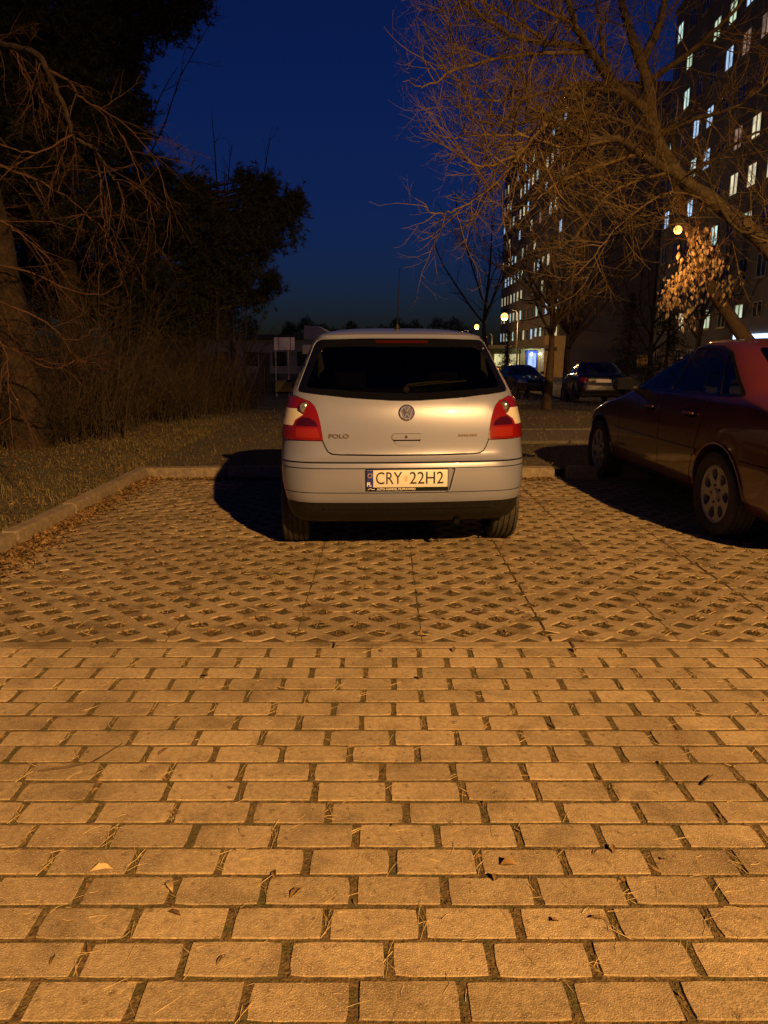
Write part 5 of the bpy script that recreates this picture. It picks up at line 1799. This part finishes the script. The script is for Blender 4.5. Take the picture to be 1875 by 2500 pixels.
# ---- apartment blocks
M['plaster'] = add_noise(mat('grey plaster', rough=.9), .6, (.12, .108, .105), (.165, .15, .145), coord='World', bump=.15, bump_scale=20)
M['plaster2'] = add_noise(mat('grey-brown plaster', rough=.9), .6, (.15, .13, .112), (.20, .175, .15), coord='World', bump=.15, bump_scale=20)
M['frame'] = mat('white window frame', (.26, .26, .26), .5)
M['pane_dark'] = mat('dark window pane', (.015, .018, .025), .08, spec=.5)
def lit(name, c, s):
    m = mat(name, (.05, .05, .05), .3)
    nt, b = nodes_of(m)
    tc = nt.nodes.new('ShaderNodeTexCoord')
    oi = nt.nodes.new('ShaderNodeObjectInfo')
    ad = nt.nodes.new('ShaderNodeVectorMath'); ad.operation = 'ADD'
    nt.links.new(tc.outputs['Object'], ad.inputs[0]); nt.links.new(oi.outputs['Location'], ad.inputs[1])
    wv = nt.nodes.new('ShaderNodeTexNoise'); wv.inputs['Scale'].default_value = 1.6; wv.inputs['Detail'].default_value = 3
    mp = nt.nodes.new('ShaderNodeMapping'); mp.inputs['Scale'].default_value = (1.6, 1.6, .35)
    nt.links.new(ad.outputs[0], mp.inputs[0]); nt.links.new(mp.outputs[0], wv.inputs['Vector'])
    mr = nt.nodes.new('ShaderNodeMapRange'); mr.inputs['From Min'].default_value = .3; mr.inputs['From Max'].default_value = .7
    mr.inputs['To Min'].default_value = s * .35; mr.inputs['To Max'].default_value = s * 1.3
    nt.links.new(wv.outputs['Fac'], mr.inputs['Value'])
    b.inputs['Emission Color'].default_value = (*c, 1)
    nt.links.new(mr.outputs['Result'], b.inputs['Emission Strength'])
    return m
LIT = [lit('lit window cool', (.62, .86, .78), 1.1), lit('lit window blue-white', (.45, .66, .95), 1.2), lit('lit window cream', (.95, .82, .50), .95), lit('lit window dim peach', (.7, .42, .28), .45), lit('lit window greenish', (.62, .80, .56), .9)]
def window_meshes(w, h):
    """window in the (y, z) plane facing -x"""
    f = MB()
    t = .07
    f.box(-.06, .02, -w / 2, w / 2, -h / 2, -h / 2 + t); f.box(-.06, .02, -w / 2, w / 2, h / 2 - t, h / 2)
    f.box(-.06, .02, -w / 2, -w / 2 + t, -h / 2 + t, h / 2 - t); f.box(-.06, .02, w / 2 - t, w / 2, -h / 2 + t, h / 2 - t)
    f.box(-.055, .02, -.05, .05, -h / 2 + t, h / 2 - t)
    f.box(-.12, .02, -w / 2 - .08, w / 2 + .08, -h / 2 - .06, -h / 2 - .001)
    fm = mk_mesh('window', f.v, f.f, M['frame'])
    pv = [(-.02, -w / 2 + t, -h / 2 + t), (-.02, -w / 2 + t, h / 2 - t), (-.02, w / 2 - t, h / 2 - t), (-.02, w / 2 - t, -h / 2 + t)]
    return fm, pv
def panes(pv):
    return [mk_mesh('pane', pv, [(3, 2, 1, 0)], m) for m in [M['pane_dark']] + LIT]
def block(label, x0, y0, x1, y1, depth, h, cols, rows, lit_fn, m, ww=1.3, wh=1.4, st=2.8, first=1.9):
    """left facade from (x0,y0) near to (x1,y1) far"""
    z0 = gz((y0 + y1) / 2) - .3
    L = math.hypot(x1 - x0, y1 - y0); az = math.atan2(-(x1 - x0), y1 - y0)
    root = empty('apartment_block', (x0, y0, z0), az); tag(root, label, 'building')
    MB().box(0, depth, 0, L, 0, h).build('wall', m, root)
    MB().box(-.12, depth + .12, -.12, L + .12, h, h + .35).build('parapet', m, root)
    MB().box(-.06, depth + .06, -.06, L + .06, 0, .9).build('plinth', M['kerb'], root)
    fm, pv = window_meshes(ww, wh); pm = panes(pv)
    for r in range(rows):
        for c in range(cols):
            yy = L * (c + .5) / cols; zz = first + st * r
            w = link('window', fm, root, (0, yy, zz))
            wp = Vector((x0, y0, z0)) + Matrix.Rotation(az, 3, 'Z') @ Vector((0, yy, zz))
            link('pane', pm[lit_fn(wp, r, c)], w)
    return root
def project(p):
    th = R(CAM_PITCH)
    v = Vector(p) - Vector((0, 0, CAM_H))
    dpt = v.y * math.cos(th) - v.z * math.sin(th)
    up = v.y * math.sin(th) + v.z * math.cos(th)
    return 937.5 + FPX * v.x / dpt, 1250 - FPX * up / dpt
lit1 = [((1460, 110), 5), ((1520, 50), 5), ((1640, 95), 4), ((1505, 200), 2), ((1310, 260), 5), ((1450, 255), 4), ((1560, 290), 1), ((1625, 240), 4), ((1385, 430), 2), ((1620, 390), 2), ((1545, 450), 1), ((1435, 520), 2), ((1375, 560), 2), ((1595, 550), 3),
        ((1650, 520), 5), ((1420, 665), 2), ((1585, 705), 3), ((1520, 735), 3), ((1360, 700), 1), ((1530, 600), 4), ((1655, 690), 3), ((1575, 150), 4)]
lit1 = [((900 + .5877 * a, .5877 * b), k) for (a, b), k in lit1]
def lf1(p, r, c):
    x, y = project(p)
    best = min(lit1, key=lambda q: (q[0][0] - x) ** 2 + ((q[0][1] - y) * .8) ** 2)
    d = math.hypot(best[0][0] - x, (best[0][1] - y) * .8)
    if d < 21: return best[1]
    return random.Random(r * 37 + c * 101).choice((1, 2, 3, 5)) if random.Random(r * 71 + c * 13 + 3).random() < .14 else 0
block('tall grey apartment block with lit windows at the right edge', 22.35, 40, 23.6, 67, 12, 28.9, 10, 10, lf1, M['plaster'])
def lf2(p, r, c):
    q = random.Random(r * 131 + c * 17 + 5).random()
    if q > .58: return 0
    return [1, 3, 2, 5, 3, 4, 1, 2, 3][int(q * 1000) % 9]
block('far apartment block seen edge-on with rows of narrow lit windows', 19.4, 85, 19.4, 128, 12.8, 29.5, 15, 10, lf2, M['plaster2'])

# ---- kiosk with canopy by the far road
M['kiosk_orange'] = add_noise(mat('ochre render', rough=.85), 3, (.50, .33, .14), (.60, .42, .19), coord='World')
M['kiosk_yellow'] = mat('yellow cladding', (.55, .47, .14), .6)
M['blue_paint'] = mat('blue door paint', (.05, .10, .45), .4)
zk = gz(60)
kq = empty('kiosk', (8.3, 60, zk)); tag(kq, 'small ochre kiosk with flat canopy and blue doorway by the far road', 'kiosk')
MB().box(4.3, 5.95, 0, 5, 0, 3.35).build('wall', M['kiosk_orange'], kq)
MB().box(0, 4.29, 1.2, 5, 0, 2.35).build('front_wall', M['kiosk_yellow'], kq)
MB().box(-.4, 4.6, -1.2, 4.9, 2.36, 2.62).build('canopy', M['plaster2'], kq)
for x in (.1, 2.2):
    MB().box(x, x + .08, -.9, -.82, 0, 2.355).build('canopy_post', M['lamp_metal'], kq)
dr = MB().box(3.1, 4.05, 1.12, 1.19, 0, 2.2).build('door', M['blue_paint'], kq)
MB().box(3.25, 3.9, 1.08, 1.115, .9, 2.0).build('pane', lit('lit door glass', (.35, .5, 1.0), 1.2), dr)
for x in (.5, 1.7):
    wq = MB().box(x, x + .9, 1.13, 1.19, .9, 2.0).build('window', M['frame'], kq)
    MB().box(x + .07, x + .83, 1.10, 1.125, .97, 1.93).build('pane', lit('lit kiosk window', (.95, .85, .4), .7), wq)
for x, e in ((3.5, 26), (4.15, 14)):
    lm = MB().lathe([(-.07, .001), (-.05, .06), (0, .08), (.05, .06), (.07, .001)], 12, 'z').build('wall_light', mat('white wall light', (.9, .9, .9), .3, emit=(.75, .88, 1.0), emit_s=e), kq, smooth=60, loc=(x, .95, 1.95))
ld = bpy.data.lights.new('wall_light_lamp', 'POINT'); ld.energy = 22; ld.color = (.6, .75, 1.0); ld.shadow_soft_size = .1
link('wall_light_lamp', ld, kq, (3.6, .6, 1.9))

# ---- low building, sign board and posts on the far left
zb = gz(50)
lb = empty('low_building', (-12.2, 50, zb)); tag(lb, 'low pale building with sloping gable roof behind the thicket', 'building')
M['pale_wall'] = add_noise(mat('weathered pale wall', rough=.9), 2, (.20, .20, .20), (.30, .30, .29), coord='World')
M['roofing'] = add_noise(mat('dark roofing', rough=.9), 4, (.04, .04, .045), (.08, .08, .085), coord='World')
MB().box(0, 8.6, 0, 8, 0, 2.9).build('wall', M['pale_wall'], lb)
gb = MB(); gb.add([(7.0, -.05, 2.9), (8.7, -.05, 2.9), (8.7, -.05, 3.2), (7.9, -.05, 3.75), (7.0, -.05, 3.75), (7.0, 8.1, 2.9), (8.7, 8.1, 2.9), (8.7, 8.1, 3.2), (7.9, 8.1, 3.75), (7.0, 8.1, 3.75)],
                 [(0, 1, 2, 3, 4), (9, 8, 7, 6, 5), (0, 5, 6, 1), (1, 6, 7, 2), (2, 7, 8, 3), (3, 8, 9, 4), (4, 9, 5, 0)])
gb.build('gable', mat('light gable panel', (.42, .42, .42), .8), lb)
MB().box(-.3, 6.99, -.4, 8.3, 2.91, 3.2).build('roof', M['roofing'], lb)
for x in (1.0, 2.9, 4.8, 6.4):
    w = MB().box(x, x + 1.1, -.06, .02, 1.1, 2.2).build('window', M['frame'], lb)
    MB().box(x + .08, x + 1.02, -.075, -.061, 1.18, 2.12).build('pane', M['pane_dark'], w)
MB().box(3.9, 4.7, -.05, .02, 0, 2.05).build('door', M['roofing'], lb)
# sign board
zs = gz(36)
sp = at_dist(694, 839, 36)
sb = empty('sign_board', (sp.x, sp.y, zs)); tag(sb, 'white information board on two pale posts left of the silver car', 'sign')
hz_ = sp.z - zs
MB().box(-.48, .48, -.02, .02, hz_ - .29, hz_ + .29).build('board', mat('white board', (.80, .78, .84), .6), sb)
MB().box(-.28, -.24, -.03, -.021, hz_ - .28, hz_ + .28).build('board_stripe', mat('violet stripe', (.22, .16, .36), .6), sb)
MB().box(.27, .31, -.03, -.021, hz_ - .28, hz_ + .28).build('board_stripe', mat('violet stripe', (.22, .16, .36), .6), sb)
for x in (-.44, .16):
    MB().tube([(x, .05, -.2), (x, .05, hz_ - .2)], .035, 8).build('post', mat('pale post', (.42, .40, .38), .6), sb)
# paler fence posts and low wall beside the board
for k, (px, d, lab) in enumerate(((643, 37, 'thin pale fence post left of the white board'), (737, 37, 'thin pale fence post right of the white board'))):
    p = at_dist(px, 880, d)
    tag(MB().tube([(0, 0, -.2), (0, 0, 1.35), (0, 0, 1.37)], [.04, .04, .02], 8).build('fence_post', M['lamp_metal'], None, smooth=40, loc=(p.x, p.y, gz(d))), lab, 'post')
wl_ = MB().box(-3.9, .2, 0, .25, -.2, .95); tag(wl_.build('low_wall', M['roofing'], None, loc=(-2.9, 41, gz(41))), 'dark low wall running behind the white board', 'wall')
for (px, py, w, h, lab) in ((752, 853, .55, .45, 'small pale notice plate low beside the silver car roof'), (1570, 882, .62, .62, 'yellow board standing in the dark behind the red car')):
    p = at_dist(px, py, 38)
    r0 = empty('notice_board', (p.x, p.y, gz(38))); tag(r0, lab, 'sign')
    hh = p.z - gz(38)
    v, f = rounded_box(0, 0, hh, w, .03, h, .01, 1)
    mobj('board', v, f, mat('board face ' + str(px), (.45, .45, .45) if px < 1000 else (.62, .40, .05), .6), r0)
    MB().tube([(0, .04, -.2), (0, .04, hh + h * .3)], .03, 8).build('post', M['lamp_metal'], r0)

# ---- shop lights at the right edge
zs2 = gz(44)
sh_ = empty('shop_front', (20.2, 44.5, zs2)); tag(sh_, 'shop front with blue-white light strip at the right edge behind the red car', 'shop')
MB().box(0, 2.3, -6, 0, 0, 4.0).build('wall', M['plaster'], sh_)
MB().box(-.10, -.02, -5.6, -.4, 2.75, 3.05).build('light_strip', mat('blue-white strip light', (.8, .8, .9), .3, emit=(.45, .66, 1.0), emit_s=2.6), sh_)
MB().box(-.05, -.021, -5.4, -.6, .6, 2.5).build('pane', M['pane_dark'], sh_)

# ---- the cars
silver_hatchback((0.15, 4.68, 0), R(4.2))
saloon('parked_saloon', (3.31, 4.45, 0), R(2.6), M['maroon'], 'dark red saloon with seven-spoke alloy wheels parked on the right', True)
bc_, _ = saloon('parked_saloon', (7.45, 25.6, gz(25.6) + .02), R(-5), M['black_paint'], 'black saloon parked beyond the verge, seen from behind', False)
bc_.rotation_euler = (math.atan(-.042), 0, R(-5))        # stands on the falling road
saloon('parked_saloon', (6.75, 41.0, gz(40) + .012), R(188), M['grey_paint'], 'dark grey saloon facing the camera beside the forked tree', False)
